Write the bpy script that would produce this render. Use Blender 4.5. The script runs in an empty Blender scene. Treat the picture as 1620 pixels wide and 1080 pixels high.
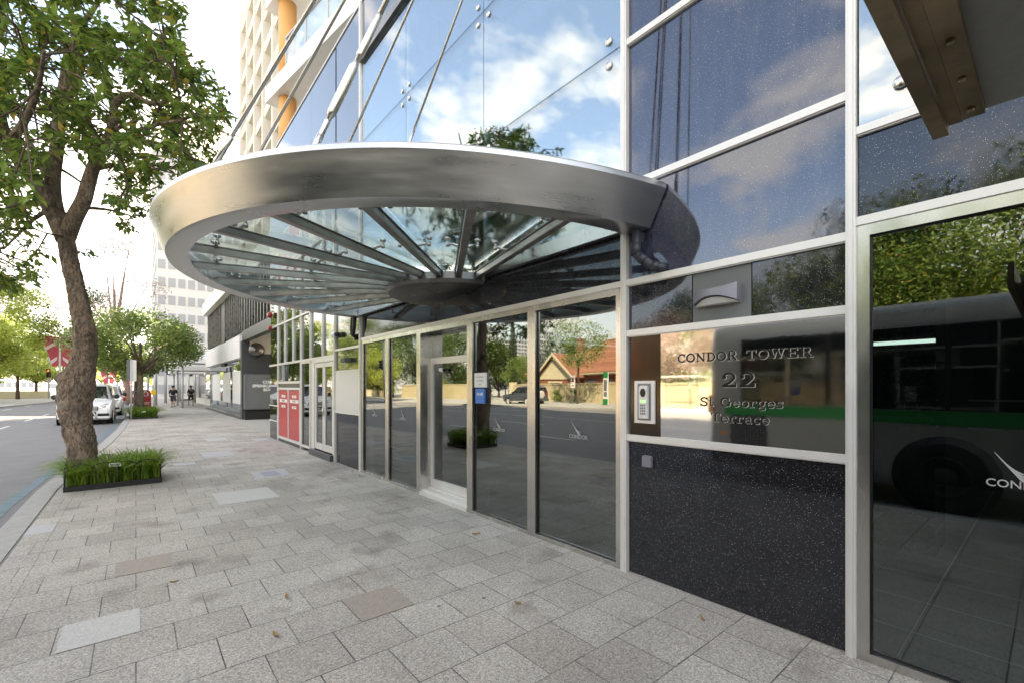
import bpy, bmesh, math, random
from mathutils import Vector, Matrix, noise
C = bpy.context.scene.collection
R = math.radians
PI = math.pi

# ------------------------------------------------------------------ camera, world, sun, exposure
TH = math.atan(595/715)                      # view direction, turned from the street axis (+Y) to the facade (+X)
cam = bpy.data.cameras.new('camera'); co = bpy.data.objects.new('camera', cam); C.objects.link(co)
co.location = (-3.29, 0, 1.6); co.rotation_euler = (R(90), 0, -TH)
cam.lens = 715/1620*36; cam.sensor_width = 36; cam.shift_y = 72/1620
cam.clip_start = .05; cam.clip_end = 3000
bpy.context.scene.camera = co
sc = bpy.context.scene
sc.view_settings.view_transform = 'Standard'; sc.view_settings.look = 'None'
sc.view_settings.exposure = 2.55; sc.view_settings.gamma = 1
sc.view_settings.use_white_balance = True; sc.view_settings.white_balance_temperature = 9000; sc.view_settings.white_balance_tint = 12
SUN = Vector((0.50, -0.45, 0.74)).normalized()
w = bpy.data.worlds.new("World"); sc.world = w; w.use_nodes = True
nt = w.node_tree; nt.nodes.clear()
def N(t, **k):
    n = nt.nodes.new(t)
    for a, b in k.items(): setattr(n, a, b)
    return n
out = N('ShaderNodeOutputWorld'); bg = N('ShaderNodeBackground'); bg.inputs[1].default_value = .15
CLOUD = (3.1, 1.7, 0)
sky = N('ShaderNodeTexSky', sky_type='NISHITA', sun_disc=False)
sky.sun_elevation = math.asin(SUN.z); sky.sun_rotation = math.atan2(SUN.x, SUN.y)
sky.air_density = 1.0; sky.dust_density = .7; sky.ozone_density = 1.5
tc = N('ShaderNodeTexCoord'); sep = N('ShaderNodeSeparateXYZ'); nt.links.new(tc.outputs['Generated'], sep.inputs[0])
# cloud layer: project the view direction on a flat layer overhead
mx = N('ShaderNodeMath', operation='MAXIMUM'); mx.inputs[1].default_value = .0; nt.links.new(sep.outputs[2], mx.inputs[0])
ad = N('ShaderNodeMath', operation='ADD'); ad.inputs[1].default_value = .22; nt.links.new(mx.outputs[0], ad.inputs[0])
dv = N('ShaderNodeVectorMath', operation='DIVIDE'); cb = N('ShaderNodeCombineXYZ')
for i in range(3): nt.links.new(ad.outputs[0], cb.inputs[i])
nt.links.new(tc.outputs['Generated'], dv.inputs[0]); nt.links.new(cb.outputs[0], dv.inputs[1])
no = N('ShaderNodeTexNoise'); no.inputs['Scale'].default_value = 2.6; no.inputs['Detail'].default_value = 9
no.inputs['Roughness'].default_value = .58; no.inputs['Distortion'].default_value = .25
cl = N('ShaderNodeVectorMath', operation='ADD'); cl.inputs[1].default_value = CLOUD; nt.links.new(dv.outputs[0], cl.inputs[0]); nt.links.new(cl.outputs[0], no.inputs['Vector'])
cr = N('ShaderNodeValToRGB'); cr.color_ramp.elements[0].position = .47; cr.color_ramp.elements[1].position = .60
nt.links.new(no.outputs['Fac'], cr.inputs[0])
hz = N('ShaderNodeMapRange'); hz.inputs[1].default_value = .0; hz.inputs[2].default_value = .36; hz.inputs[3].default_value = .9; hz.inputs[4].default_value = .03
nt.links.new(sep.outputs[2], hz.inputs[0])
m1 = N('ShaderNodeMix', data_type='RGBA'); m1.inputs[7].default_value = (3.0, 3.2, 3.6, 1)
nt.links.new(hz.outputs[0], m1.inputs[0]); nt.links.new(sky.outputs[0], m1.inputs[6])
m2 = N('ShaderNodeMix', data_type='RGBA'); m2.inputs[7].default_value = (4.0, 4.15, 4.45, 1)
cf = N('ShaderNodeMath', operation='MULTIPLY'); cf.inputs[1].default_value = .88
nt.links.new(cr.outputs[0], cf.inputs[0]); nt.links.new(cf.outputs[0], m2.inputs[0]); nt.links.new(m1.outputs[2], m2.inputs[6])
nt.links.new(m2.outputs[2], bg.inputs[0]); nt.links.new(bg.outputs[0], out.inputs[0])
sl = bpy.data.lights.new('sun', 'SUN'); sl.energy = 4.2; sl.angle = R(.5); sl.color = (1, .95, .87)
so = bpy.data.objects.new('sun', sl); C.objects.link(so); so.rotation_euler = SUN.to_track_quat('Z', 'Y').to_euler()
sc.cycles.max_bounces = 10; sc.cycles.transparent_max_bounces = 24; sc.cycles.glossy_bounces = 6
sc.cycles.use_adaptive_sampling = True; sc.cycles.use_denoising = True; sc.cycles.sample_clamp_indirect = 6

# ------------------------------------------------------------------ helpers
rnd = random.Random(7)
f_, s_, c_ = 715, math.sin(TH), math.cos(TH)
def place(px, zv, z=0, py=None):             # a direction measured in the photo and a depth -> world point
    u = (px-810)/f_*zv
    return Vector((-3.29+u*c_+zv*s_, zv*c_-u*s_, z if py is None else 1.6+(612-py)/f_*zv))
def fy(px):                                  # facade position (y) of a vertical measured in the photo
    return 3.29/math.tan(math.atan((px-810)/f_)+TH)

def mat(name, col=(.5, .5, .5), rough=.5, metal=0., spec=None, ior=1.45, build=None, emit=None):
    m = bpy.data.materials.new(name); m.use_nodes = True
    b = m.node_tree.nodes['Principled BSDF']
    b.inputs['Base Color'].default_value = (*col, 1); b.inputs['Roughness'].default_value = rough
    b.inputs['Metallic'].default_value = metal; b.inputs['IOR'].default_value = ior
    if emit: b.inputs['Emission Color'].default_value = (*emit[:3], 1); b.inputs['Emission Strength'].default_value = emit[3]
    if build: build(m, b, m.node_tree)
    return m
def noisy(scale=8, lo=.8, hi=1.15, bump=0., bscale=60, stretch=(1, 1, 1), rlo=None, rhi=None, detail=5):
    """colour, bump and roughness variation by noise in object space"""
    def f(m, b, t):
        L = t.links; tcn = t.nodes.new('ShaderNodeTexCoord'); mp = t.nodes.new('ShaderNodeMapping')
        mp.inputs['Scale'].default_value = stretch; L.new(tcn.outputs['Object'], mp.inputs[0])
        n = t.nodes.new('ShaderNodeTexNoise'); n.inputs['Scale'].default_value = scale; n.inputs['Detail'].default_value = detail
        L.new(mp.outputs[0], n.inputs['Vector'])
        mr = t.nodes.new('ShaderNodeMapRange'); mr.inputs[1].default_value = .22; mr.inputs[2].default_value = .78
        mr.inputs[3].default_value = lo; mr.inputs[4].default_value = hi; L.new(n.outputs['Fac'], mr.inputs[0])
        v = t.nodes.new('ShaderNodeVectorMath'); v.operation = 'SCALE'; v.inputs[0].default_value = b.inputs['Base Color'].default_value[:3]
        L.new(mr.outputs[0], v.inputs['Scale']); L.new(v.outputs[0], b.inputs['Base Color'])
        if rlo is not None:
            r = t.nodes.new('ShaderNodeMapRange'); r.inputs[1].default_value = .22; r.inputs[2].default_value = .78
            r.inputs[3].default_value = rlo; r.inputs[4].default_value = rhi; L.new(n.outputs['Fac'], r.inputs[0]); L.new(r.outputs[0], b.inputs['Roughness'])
        if bump:
            n2 = t.nodes.new('ShaderNodeTexNoise'); n2.inputs['Scale'].default_value = bscale; n2.inputs['Detail'].default_value = 6
            L.new(mp.outputs[0], n2.inputs['Vector'])
            bp = t.nodes.new('ShaderNodeBump'); bp.inputs['Strength'].default_value = bump; bp.inputs['Distance'].default_value = .02
            L.new(n2.outputs['Fac'], bp.inputs['Height']); L.new(bp.outputs[0], b.inputs['Normal'])
    return f

def granite(name, base=(.012, .013, .019), fleck=.4, ior=1.75, dust=.05):
    def f(m, b, t):
        L = t.links; tcn = t.nodes.new('ShaderNodeTexCoord')
        vo = t.nodes.new('ShaderNodeTexVoronoi'); vo.inputs['Scale'].default_value = 150
        L.new(tcn.outputs['Object'], vo.inputs['Vector'])
        wn = t.nodes.new('ShaderNodeTexWhiteNoise'); L.new(vo.outputs['Position'], wn.inputs['Vector'])
        lt = t.nodes.new('ShaderNodeMath'); lt.operation = 'MULTIPLY'; lt.inputs[1].default_value = .26     # speck radius differs per speck
        pw = t.nodes.new('ShaderNodeMath'); pw.operation = 'POWER'; pw.inputs[1].default_value = 2.2
        L.new(wn.outputs['Value'], pw.inputs[0]); L.new(pw.outputs[0], lt.inputs[0])
        d = t.nodes.new('ShaderNodeMath'); d.operation = 'LESS_THAN'; L.new(vo.outputs['Distance'], d.inputs[0]); L.new(lt.outputs[0], d.inputs[1])
        n = t.nodes.new('ShaderNodeTexNoise'); n.inputs['Scale'].default_value = 3; n.inputs['Detail'].default_value = 8
        mp = t.nodes.new('ShaderNodeMapping'); mp.inputs['Scale'].default_value = (1, 5, .7); L.new(tcn.outputs['Object'], mp.inputs[0]); L.new(mp.outputs[0], n.inputs['Vector'])
        r = t.nodes.new('ShaderNodeMapRange'); r.inputs[1].default_value = .42; r.inputs[2].default_value = .72; r.inputs[3].default_value = 0; r.inputs[4].default_value = dust
        L.new(n.outputs['Fac'], r.inputs[0])
        dm = t.nodes.new('ShaderNodeMix'); dm.data_type = 'RGBA'; dm.inputs[6].default_value = (*base, 1); dm.inputs[7].default_value = (.5, .48, .45, 1)
        L.new(r.outputs[0], dm.inputs[0])
        # fine crystal grain under the bright flecks
        vg = t.nodes.new('ShaderNodeTexVoronoi'); vg.inputs['Scale'].default_value = 320; L.new(tcn.outputs['Object'], vg.inputs['Vector'])
        sg = t.nodes.new('ShaderNodeSeparateColor'); L.new(vg.outputs['Color'], sg.inputs[0]); pg = t.nodes.new('ShaderNodeMath'); pg.operation = 'POWER'; pg.inputs[1].default_value = 5; L.new(sg.outputs[0], pg.inputs[0])
        kg = t.nodes.new('ShaderNodeMath'); kg.operation = 'MULTIPLY'; kg.inputs[1].default_value = .035; L.new(pg.outputs[0], kg.inputs[0])
        gm = t.nodes.new('ShaderNodeMix'); gm.data_type = 'RGBA'; gm.inputs[7].default_value = (.6, .6, .62, 1); L.new(kg.outputs[0], gm.inputs[0]); L.new(dm.outputs[2], gm.inputs[6])
        sm = t.nodes.new('ShaderNodeMix'); sm.data_type = 'RGBA'; sm.inputs[7].default_value = (fleck, fleck, fleck*.95, 1)
        L.new(d.outputs[0], sm.inputs[0]); L.new(gm.outputs[2], sm.inputs[6]); L.new(sm.outputs[2], b.inputs['Base Color'])
        rr = t.nodes.new('ShaderNodeMapRange'); rr.inputs[1].default_value = .4; rr.inputs[2].default_value = .75; rr.inputs[3].default_value = .02; rr.inputs[4].default_value = .08
        L.new(n.outputs['Fac'], rr.inputs[0]); L.new(rr.outputs[0], b.inputs['Roughness'])
    m_ = mat(name, base, .07, 0, ior=ior, build=f); m_.node_tree.nodes['Principled BSDF'].inputs['Specular Tint'].default_value = (.80, .88, 1, 1); return m_

def glass(name, refl=.25, tint=(.5, .55, .55), rough=.0, rcol=(1, 1, 1)):
    m = bpy.data.materials.new(name); m.use_nodes = True; t = m.node_tree; t.nodes.clear(); L = t.links
    o = t.nodes.new('ShaderNodeOutputMaterial'); g = t.nodes.new('ShaderNodeBsdfGlossy'); g.inputs['Roughness'].default_value = rough
    g.inputs['Color'].default_value = (*rcol, 1)
    tr = t.nodes.new('ShaderNodeBsdfTransparent'); tr.inputs[0].default_value = (*tint, 1)
    fr = t.nodes.new('ShaderNodeLayerWeight'); fr.inputs[0].default_value = .35
    mr = t.nodes.new('ShaderNodeMapRange'); mr.inputs[3].default_value = refl; mr.inputs[4].default_value = min(1, refl+.6)
    L.new(fr.outputs['Fresnel'], mr.inputs[0])
    mixn = t.nodes.new('ShaderNodeMixShader'); L.new(mr.outputs[0], mixn.inputs[0]); L.new(tr.outputs[0], mixn.inputs[1]); L.new(g.outputs[0], mixn.inputs[2])
    # faint waviness of the pane
    tcn = t.nodes.new('ShaderNodeTexCoord'); n = t.nodes.new('ShaderNodeTexNoise'); n.inputs['Scale'].default_value = .9; n.inputs['Detail'].default_value = 0
    L.new(tcn.outputs['Object'], n.inputs['Vector']); bp = t.nodes.new('ShaderNodeBump'); bp.inputs['Strength'].default_value = .05; bp.inputs['Distance'].default_value = .05
    L.new(n.outputs['Fac'], bp.inputs['Height']); L.new(bp.outputs[0], g.inputs['Normal'])
    L.new(mixn.outputs[0], o.inputs[0])
    return m

M = {}
M['steel'] = mat('brushed_steel', (.60, .585, .56), .2, 1, build=noisy(4, .82, 1.08, .025, 9, (1, 1, .4), .16, .34, 3))
M['ring'] = mat('stained_steel', (.57, .57, .565), .3, 1, build=noisy(1.4, .80, 1.10, .02, 9, (1, 1, 7), .22, .40, 8))
M['darksteel'] = mat('dull_steel', (.20, .19, .18), .3, 1, build=noisy(4, .6, 1.2, .1, 12, (1, 1, 1), .22, .42))
M['rib'] = mat('rib_steel', (.42, .40, .37), .32, 1, build=noisy(7, .55, 1.15, .1, 20, (1, 1, 1), .25, .5))
M['alu'] = mat('white_aluminium', (.68, .665, .64), .35, .3, build=noisy(5, .95, 1.03, 0, 10, (1, 1, 1), .3, .4, 2))
M['granite'] = granite('black_granite', (.010, .0095, .012), .5, 1.6, .012)
M['granite_skytint'] = granite('sky_tinted_granite', (.016, .019, .042), .40, 1.92, .035)  # upper panels: blue of the reflected sky mixed into the dark base colour
M['sheet'] = mat('polished_plate', (.72, .71, .69), .025, 1, build=noisy(2, .92, 1.02, .02, 3, (1, 1, 1), .015, .07))
M['brownsheet'] = mat('bronze_plate', (.05, .035, .025), .12, .6)
M['tint'] = glass('tinted_glass', .15, (.34, .42, .41))
M['tintd'] = glass('teal_glass', .085, (.62, .76, .76))
M['clear'] = glass('clear_glass', .24, (.62, .70, .72), 0, (.93, .98, 1))
M['canopyglass'] = glass('canopy_glass', .05, (.86, .93, .92))
M['olive'] = mat('olive_glass', (.03, .035, .02), .03, 0, ior=2.3)
M['bluewin'] = mat('mirror_spandrel', (.04, .045, .06), .03, 0, ior=2.5, build=noisy(2, .8, 1.2, .02, 1.2))
M['black'] = mat('black_paint', (.012, .012, .013), .4, 0, build=noisy(20, .7, 1.4))
M['pipe'] = mat('grey_pvc', (.028, .032, .042), .42)
M['lampgrey'] = mat('lamp_grey', (.20, .20, .23), .4, .2)
M['white'] = mat('white_paint', (.74, .74, .72), .5, 0, build=noisy(3, .94, 1.03))
M['render'] = mat('white_render', (.72, .71, .68), .8, 0, build=noisy(1.5, .92, 1.04, .1, 40))
M['cream'] = mat('cream_concrete', (.62, .59, .53), .85, 0, build=noisy(.6, .93, 1.04))
M['orange'] = mat('orange_paint', (.72, .36, .13), .6, 0, build=noisy(1, .95, 1.05))
M['whiteplate'] = mat('opal_panel', (.66, .65, .64), .25, 0)
M['red'] = mat('red_paint', (.50, .03, .035), .3, 0, build=noisy(2, .85, 1.1))
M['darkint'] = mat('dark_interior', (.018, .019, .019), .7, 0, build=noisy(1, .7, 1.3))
M['letter'] = mat('dark_letter', (.02, .017, .015), .3, .6)
M['vinyl'] = mat('white_vinyl', (.40, .40, .40), .5)
M['dgranite'] = mat('grey_granite', (.055, .058, .062), .35, 0, build=noisy(30, .7, 1.4))
M['cabinet'] = mat('grey_cabinet', (.13, .14, .14), .45, 0, build=noisy(2, .9, 1.1))
M['soil'] = mat('mulch', (.06, .045, .03), .95, 0, build=noisy(30, .5, 1.6, .8, 40))
M['wallbeige'] = mat('beige_render', (.52, .44, .28), .85, 0, build=noisy(1.2, .88, 1.06, .15, 30))
M['brick'] = mat('red_brick', (.27, .10, .06), .85, 0, build=noisy(6, .75, 1.2, .2, 60))
M['cream2'] = mat('cream_trim', (.62, .54, .38), .7, 0, build=noisy(3, .9, 1.05))
M['tyre'] = mat('tyre_rubber', (.018, .018, .019), .8)
M['carwhite'] = mat('white_carpaint', (.75, .75, .75), .18, 0, ior=1.6)
M['carred'] = mat('red_carpaint', (.50, .02, .02), .2, 0, ior=1.6)
M['cargrey'] = mat('slate_carpaint', (.10, .12, .14), .2, .4, ior=1.6)
M['carglass'] = mat('car_glass', (.015, .018, .020), .03, 0, ior=2.0)
M['lampglass'] = mat('headlamp_glass', (.55, .57, .6), .1, .5)
M['busgrey'] = mat('bus_grey', (.30, .305, .295), .3, .2, build=noisy(1, .92, 1.06))
M['busgreen'] = mat('bus_green', (.01, .22, .06), .3)
M['grille'] = mat('grille_black', (.02, .02, .02), .5)
M['amber'] = mat('amber_lens', (.75, .22, .02), .3)
M['redlens'] = mat('red_lens', (.32, .02, .02), .25)
M['redon'] = mat('lit_red_lens', (.8, .05, .03), .3, emit=(1, .08, .03, 2.0))
M['lcd'] = mat('green_display', (.1, .5, .15), .3, emit=(.2, .9, .25, .35))
M['strip'] = mat('lit_strip', (.8, .85, .88), .3, emit=(.8, .9, 1, .35))
M['skin'] = mat('skin', (.42, .25, .17), .55); M['hair'] = mat('dark_hair', (.015, .012, .01), .6)
M['cloth'] = mat('black_cloth', (.016, .016, .018), .9, 0, build=noisy(9, .7, 1.5)); M['shoe'] = mat('grey_shoe', (.12, .12, .12), .7)
M['cloth2'] = mat('charcoal_cloth', (.035, .035, .04), .9)
M['steelbeam'] = mat('rusty_steel', (.36, .27, .17), .38, .8, build=noisy(6, .5, 1.3, .2, 18, (1, 1, 1), .3, .55))
M['soffit'] = mat('soffit_paint', (.22, .22, .20), .75, 0, build=noisy(40, .93, 1.07))
M['banner'] = mat('red_banner', (.55, .08, .12), .7); M['bannerw'] = mat('banner_white', (.75, .6, .62), .7)
M['blue'] = mat('blue_sign', (.03, .16, .5), .4); M['postgrey'] = mat('pole_grey', (.45, .46, .46), .45, .4)
M['bluehaze'] = mat('far_glass', (.42, .50, .58), .3, .2); M['towergrey'] = mat('far_tower', (.42, .43, .45), .8)
M['winshade'] = mat('far_window', (.10, .12, .15), .15)
M['yellow'] = mat('yellow_paint', (.7, .45, .03), .5)

def leafmat(name, c1, c2, c3, trans=.35):
    m = bpy.data.materials.new(name); m.use_nodes = True; t = m.node_tree; b = t.nodes['Principled BSDF']; L = t.links
    g = t.nodes.new('ShaderNodeNewGeometry'); r = t.nodes.new('ShaderNodeValToRGB')
    L.new(g.outputs['Random Per Island'], r.inputs[0])
    e = r.color_ramp.elements; e[0].color = (*c1, 1); e[1].color = (*c3, 1); e[1].position = 1
    k = e.new(.55); k.color = (*c2, 1); k2 = e.new(.93); k2.color = (*c2, 1)
    L.new(r.outputs[0], b.inputs['Base Color']); b.inputs['Roughness'].default_value = .45
    tl = t.nodes.new('ShaderNodeBsdfTranslucent'); L.new(r.outputs[0], tl.inputs[0])
    hs = t.nodes.new('ShaderNodeHueSaturation'); hs.inputs['Value'].default_value = 1.7; L.new(r.outputs[0], hs.inputs['Color']); L.new(hs.outputs[0], tl.inputs[0])
    mx_ = t.nodes.new('ShaderNodeMixShader'); mx_.inputs[0].default_value = trans
    L.new(b.outputs[0], mx_.inputs[1]); L.new(tl.outputs[0], mx_.inputs[2]); L.new(mx_.outputs[0], t.nodes['Material Output'].inputs[0])
    return m
M['leaf'] = leafmat('broad_leaf', (.035, .08, .02), (.15, .22, .04), (.36, .22, .05), .42)
M['leaf_y'] = leafmat('yellowgreen_leaf', (.20, .26, .05), (.36, .41, .09), (.48, .46, .16), .4)
M['leaf_d'] = leafmat('dark_leaf', (.02, .05, .012), (.055, .10, .018), (.14, .16, .03), .25)
M['leaf_m'] = leafmat('mid_leaf', (.08, .14, .035), (.20, .27, .07), (.32, .30, .12), .35)
M['leaf_p'] = leafmat('pale_blossom', (.30, .22, .20), (.42, .34, .30), (.15, .2, .06), .3)
M['blade'] = leafmat('strap_leaf', (.04, .11, .012), (.17, .28, .03), (.40, .36, .12), .35)
M['bark'] = mat('bark', (.24, .17, .115), .9, 0, build=noisy(11, .35, 1.6, 1.0, 26, (1, 1, .4), None, None, 9))
def barkbuild(m, b, t):
    L = t.links; tcn = t.nodes.new('ShaderNodeTexCoord'); mp = t.nodes.new('ShaderNodeMapping'); mp.inputs['Scale'].default_value = (1, 1, .35); L.new(tcn.outputs['Object'], mp.inputs[0])
    def nz(sc_, d, dist=0):
        n = t.nodes.new('ShaderNodeTexNoise'); n.inputs['Scale'].default_value = sc_; n.inputs['Detail'].default_value = d; n.inputs['Distortion'].default_value = dist; L.new(mp.outputs[0], n.inputs['Vector']); return n
    a = nz(6, 8, .6); r = t.nodes.new('ShaderNodeValToRGB'); L.new(a.outputs['Fac'], r.inputs[0]); e = r.color_ramp.elements
    e[0].position = .36; e[0].color = (.14, .105, .08, 1); e[1].position = .66; e[1].color = (.30, .25, .20, 1); k = e.new(.48); k.color = (.21, .16, .12, 1); k = e.new(.56); k.color = (.26, .18, .125, 1)
    f = nz(34, 7, 1.2); r2 = t.nodes.new('ShaderNodeMapRange'); r2.inputs[1].default_value = .36; r2.inputs[2].default_value = .52; r2.inputs[3].default_value = .55; r2.inputs[4].default_value = 1.05; L.new(f.outputs['Fac'], r2.inputs[0])
    v = t.nodes.new('ShaderNodeVectorMath'); v.operation = 'SCALE'; L.new(r.outputs[0], v.inputs[0]); L.new(r2.outputs[0], v.inputs['Scale']); L.new(v.outputs[0], b.inputs['Base Color'])
    bp = t.nodes.new('ShaderNodeBump'); bp.inputs['Strength'].default_value = 1; bp.inputs['Distance'].default_value = .03; L.new(r2.outputs[0], bp.inputs['Height']); L.new(bp.outputs[0], b.inputs['Normal'])
M['bark'] = mat('bark', (.2, .15, .1), .92, 0, build=barkbuild)
M['bark_d'] = mat('dark_bark', (.085, .06, .045), .9, 0, build=noisy(8, .6, 1.4, .5, 30, (1, 1, .3)))
M['bark_p'] = mat('pink_bark', (.30, .19, .15), .9, 0, build=noisy(8, .8, 1.2))

def paving(m, b, t):
    L = t.links; tcn = t.nodes.new('ShaderNodeTexCoord')
    mp = t.nodes.new('ShaderNodeMapping'); mp.inputs['Location'].default_value = (1.71, -.171, 0); L.new(tcn.outputs['Object'], mp.inputs[0])
    bt = t.nodes.new('ShaderNodeTexBrick'); bt.offset = .5; bt.inputs['Scale'].default_value = 1
    bt.inputs['Brick Width'].default_value = .395; bt.inputs['Row Height'].default_value = .407; bt.inputs['Mortar Size'].default_value = .0042
    bt.inputs['Mortar Smooth'].default_value = .3; bt.inputs['Bias'].default_value = 0
    bt.inputs['Color1'].default_value = (.355, .325, .285, 1); bt.inputs['Color2'].default_value = (.44, .41, .365, 1); bt.inputs['Mortar'].default_value = (.065, .06, .055, 1)
    L.new(mp.outputs[0], bt.inputs['Vector'])
    # joints fade and darken along their run
    bt2 = t.nodes.new('ShaderNodeTexBrick'); bt2.offset = .5
    for nm in ('Scale', 'Brick Width', 'Row Height', 'Color1', 'Color2'): bt2.inputs[nm].default_value = bt.inputs[nm].default_value
    bt2.inputs['Mortar Size'].default_value = 0; bt2.inputs['Mortar'].default_value = (.29, .275, .255, 1); L.new(mp.outputs[0], bt2.inputs['Vector'])
    jn = t.nodes.new('ShaderNodeTexNoise'); jn.inputs['Scale'].default_value = 2.3; jn.inputs['Detail'].default_value = 3; L.new(tcn.outputs['Object'], jn.inputs['Vector'])
    jr = t.nodes.new('ShaderNodeMapRange'); jr.inputs[1].default_value = .38; jr.inputs[2].default_value = .62; jr.inputs[3].default_value = .5; L.new(jn.outputs['Fac'], jr.inputs[0])
    jm = t.nodes.new('ShaderNodeMix'); jm.data_type = 'RGBA'; L.new(jr.outputs[0], jm.inputs[0]); L.new(bt2.outputs['Color'], jm.inputs[6]); L.new(bt.outputs['Color'], jm.inputs[7])
    # per-paver tone from a second, coarser random
    sx = t.nodes.new('ShaderNodeTexNoise'); sx.inputs['Scale'].default_value = .9; sx.inputs['Detail'].default_value = 6; L.new(tcn.outputs['Object'], sx.inputs['Vector'])
    r1 = t.nodes.new('ShaderNodeMapRange'); r1.inputs[1].default_value = .3; r1.inputs[2].default_value = .7; r1.inputs[3].default_value = .80; r1.inputs[4].default_value = 1.14; L.new(sx.outputs['Fac'], r1.inputs[0])
    fn = t.nodes.new('ShaderNodeTexVoronoi'); fn.inputs['Scale'].default_value = 150; L.new(tcn.outputs['Object'], fn.inputs['Vector'])
    sp = t.nodes.new('ShaderNodeSeparateColor'); L.new(fn.outputs['Color'], sp.inputs[0])
    r2 = t.nodes.new('ShaderNodeMapRange'); r2.inputs[3].default_value = .62; r2.inputs[4].default_value = 1.38; L.new(sp.outputs[0], r2.inputs[0])
    fn2 = t.nodes.new('ShaderNodeTexNoise'); fn2.inputs['Scale'].default_value = 55; fn2.inputs['Detail'].default_value = 3; L.new(tcn.outputs['Object'], fn2.inputs['Vector'])
    r3 = t.nodes.new('ShaderNodeMapRange'); r3.inputs[1].default_value = .3; r3.inputs[2].default_value = .7; r3.inputs[3].default_value = .8; r3.inputs[4].default_value = 1.2; L.new(fn2.outputs['Fac'], r3.inputs[0])
    k = t.nodes.new('ShaderNodeMath'); k.operation = 'MULTIPLY'; L.new(r1.outputs[0], k.inputs[0]); L.new(r2.outputs[0], k.inputs[1])
    k2 = t.nodes.new('ShaderNodeMath'); k2.operation = 'MULTIPLY'; L.new(k.outputs[0], k2.inputs[0]); L.new(r3.outputs[0], k2.inputs[1])
    v = t.nodes.new('ShaderNodeVectorMath'); v.operation = 'SCALE'; L.new(jm.outputs[2], v.inputs[0]); L.new(k2.outputs[0], v.inputs['Scale'])
    # brown stains and gum spots
    st = t.nodes.new('ShaderNodeTexNoise'); st.inputs['Scale'].default_value = 1.7; st.inputs['Detail'].default_value = 4; mp2 = t.nodes.new('ShaderNodeMapping'); mp2.inputs['Location'].default_value = (3.2, 7.7, 0)
    L.new(tcn.outputs['Object'], mp2.inputs[0]); L.new(mp2.outputs[0], st.inputs['Vector'])
    r4 = t.nodes.new('ShaderNodeMapRange'); r4.inputs[1].default_value = .58; r4.inputs[2].default_value = .70; r4.inputs[4].default_value = .5; L.new(st.outputs['Fac'], r4.inputs[0])
    mm = t.nodes.new('ShaderNodeMix'); mm.data_type = 'RGBA'; mm.inputs[7].default_value = (.13, .105, .085, 1); L.new(r4.outputs[0], mm.inputs[0]); L.new(v.outputs[0], mm.inputs[6])
    gs = t.nodes.new('ShaderNodeTexVoronoi'); gs.inputs['Scale'].default_value = 2.7; L.new(tcn.outputs['Object'], gs.inputs['Vector'])
    gl = t.nodes.new('ShaderNodeMath'); gl.operation = 'LESS_THAN'; gl.inputs[1].default_value = .042; L.new(gs.outputs['Distance'], gl.inputs[0])
    gk = t.nodes.new('ShaderNodeMath'); gk.operation = 'MULTIPLY'; gk.inputs[1].default_value = .75; L.new(gl.outputs[0], gk.inputs[0])
    mm2 = t.nodes.new('ShaderNodeMix'); mm2.data_type = 'RGBA'; mm2.inputs[7].default_value = (.05, .05, .05, 1); L.new(gk.outputs[0], mm2.inputs[0]); L.new(mm.outputs[2], mm2.inputs[6])
    L.new(mm2.outputs[2], b.inputs['Base Color']); b.inputs['Roughness'].default_value = .75
    bp = t.nodes.new('ShaderNodeBump'); bp.inputs['Strength'].default_value = .35; bp.inputs['Distance'].default_value = .004
    sb = t.nodes.new('ShaderNodeMath'); sb.operation = 'SUBTRACT'; L.new(sp.outputs[0], sb.inputs[0]); L.new(bt.outputs['Fac'], sb.inputs[1]); L.new(sb.outputs[0], bp.inputs['Height']); L.new(bp.outputs[0], b.inputs['Normal'])
M['paving'] = mat('granite_paving', (.25, .24, .22), .75, build=paving)
M['road'] = mat('asphalt', (.185, .183, .185), .85, 0, build=noisy(2, .88, 1.1, .3, 150))
M['concrete'] = mat('pale_concrete', (.38, .37, .34), .85, 0, build=noisy(2, .88, 1.08, .1, 60))
M['kerb'] = mat('kerb_granite', (.35, .34, .32), .8, 0, build=noisy(9, .85, 1.1, .1, 90))
M['marking'] = mat('road_marking', (.6, .6, .58), .7, 0, build=noisy(8, .8, 1.05))
M['bluemark'] = mat('blue_marking', (.13, .19, .22), .8, 0, build=noisy(6, .7, 1.2))
M['ground'] = mat('ground', (.20, .19, .16), .9, 0, build=noisy(.2, .8, 1.1))
def tilefloor(m, b, t):
    L = t.links; tcn = t.nodes.new('ShaderNodeTexCoord'); bt = t.nodes.new('ShaderNodeTexBrick'); bt.offset = 0; bt.inputs['Scale'].default_value = 1
    bt.inputs['Brick Width'].default_value = .6; bt.inputs['Row Height'].default_value = .6; bt.inputs['Mortar Size'].default_value = .004
    bt.inputs['Color1'].default_value = (.09, .105, .105, 1); bt.inputs['Color2'].default_value = (.12, .135, .135, 1); bt.inputs['Mortar'].default_value = (.4, .43, .43, 1)
    L.new(tcn.outputs['Object'], bt.inputs['Vector']); L.new(bt.outputs['Color'], b.inputs['Base Color']); b.inputs['Roughness'].default_value = .45
M['tile'] = mat('slate_tile', (.05, .05, .05), .5, build=tilefloor)
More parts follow.
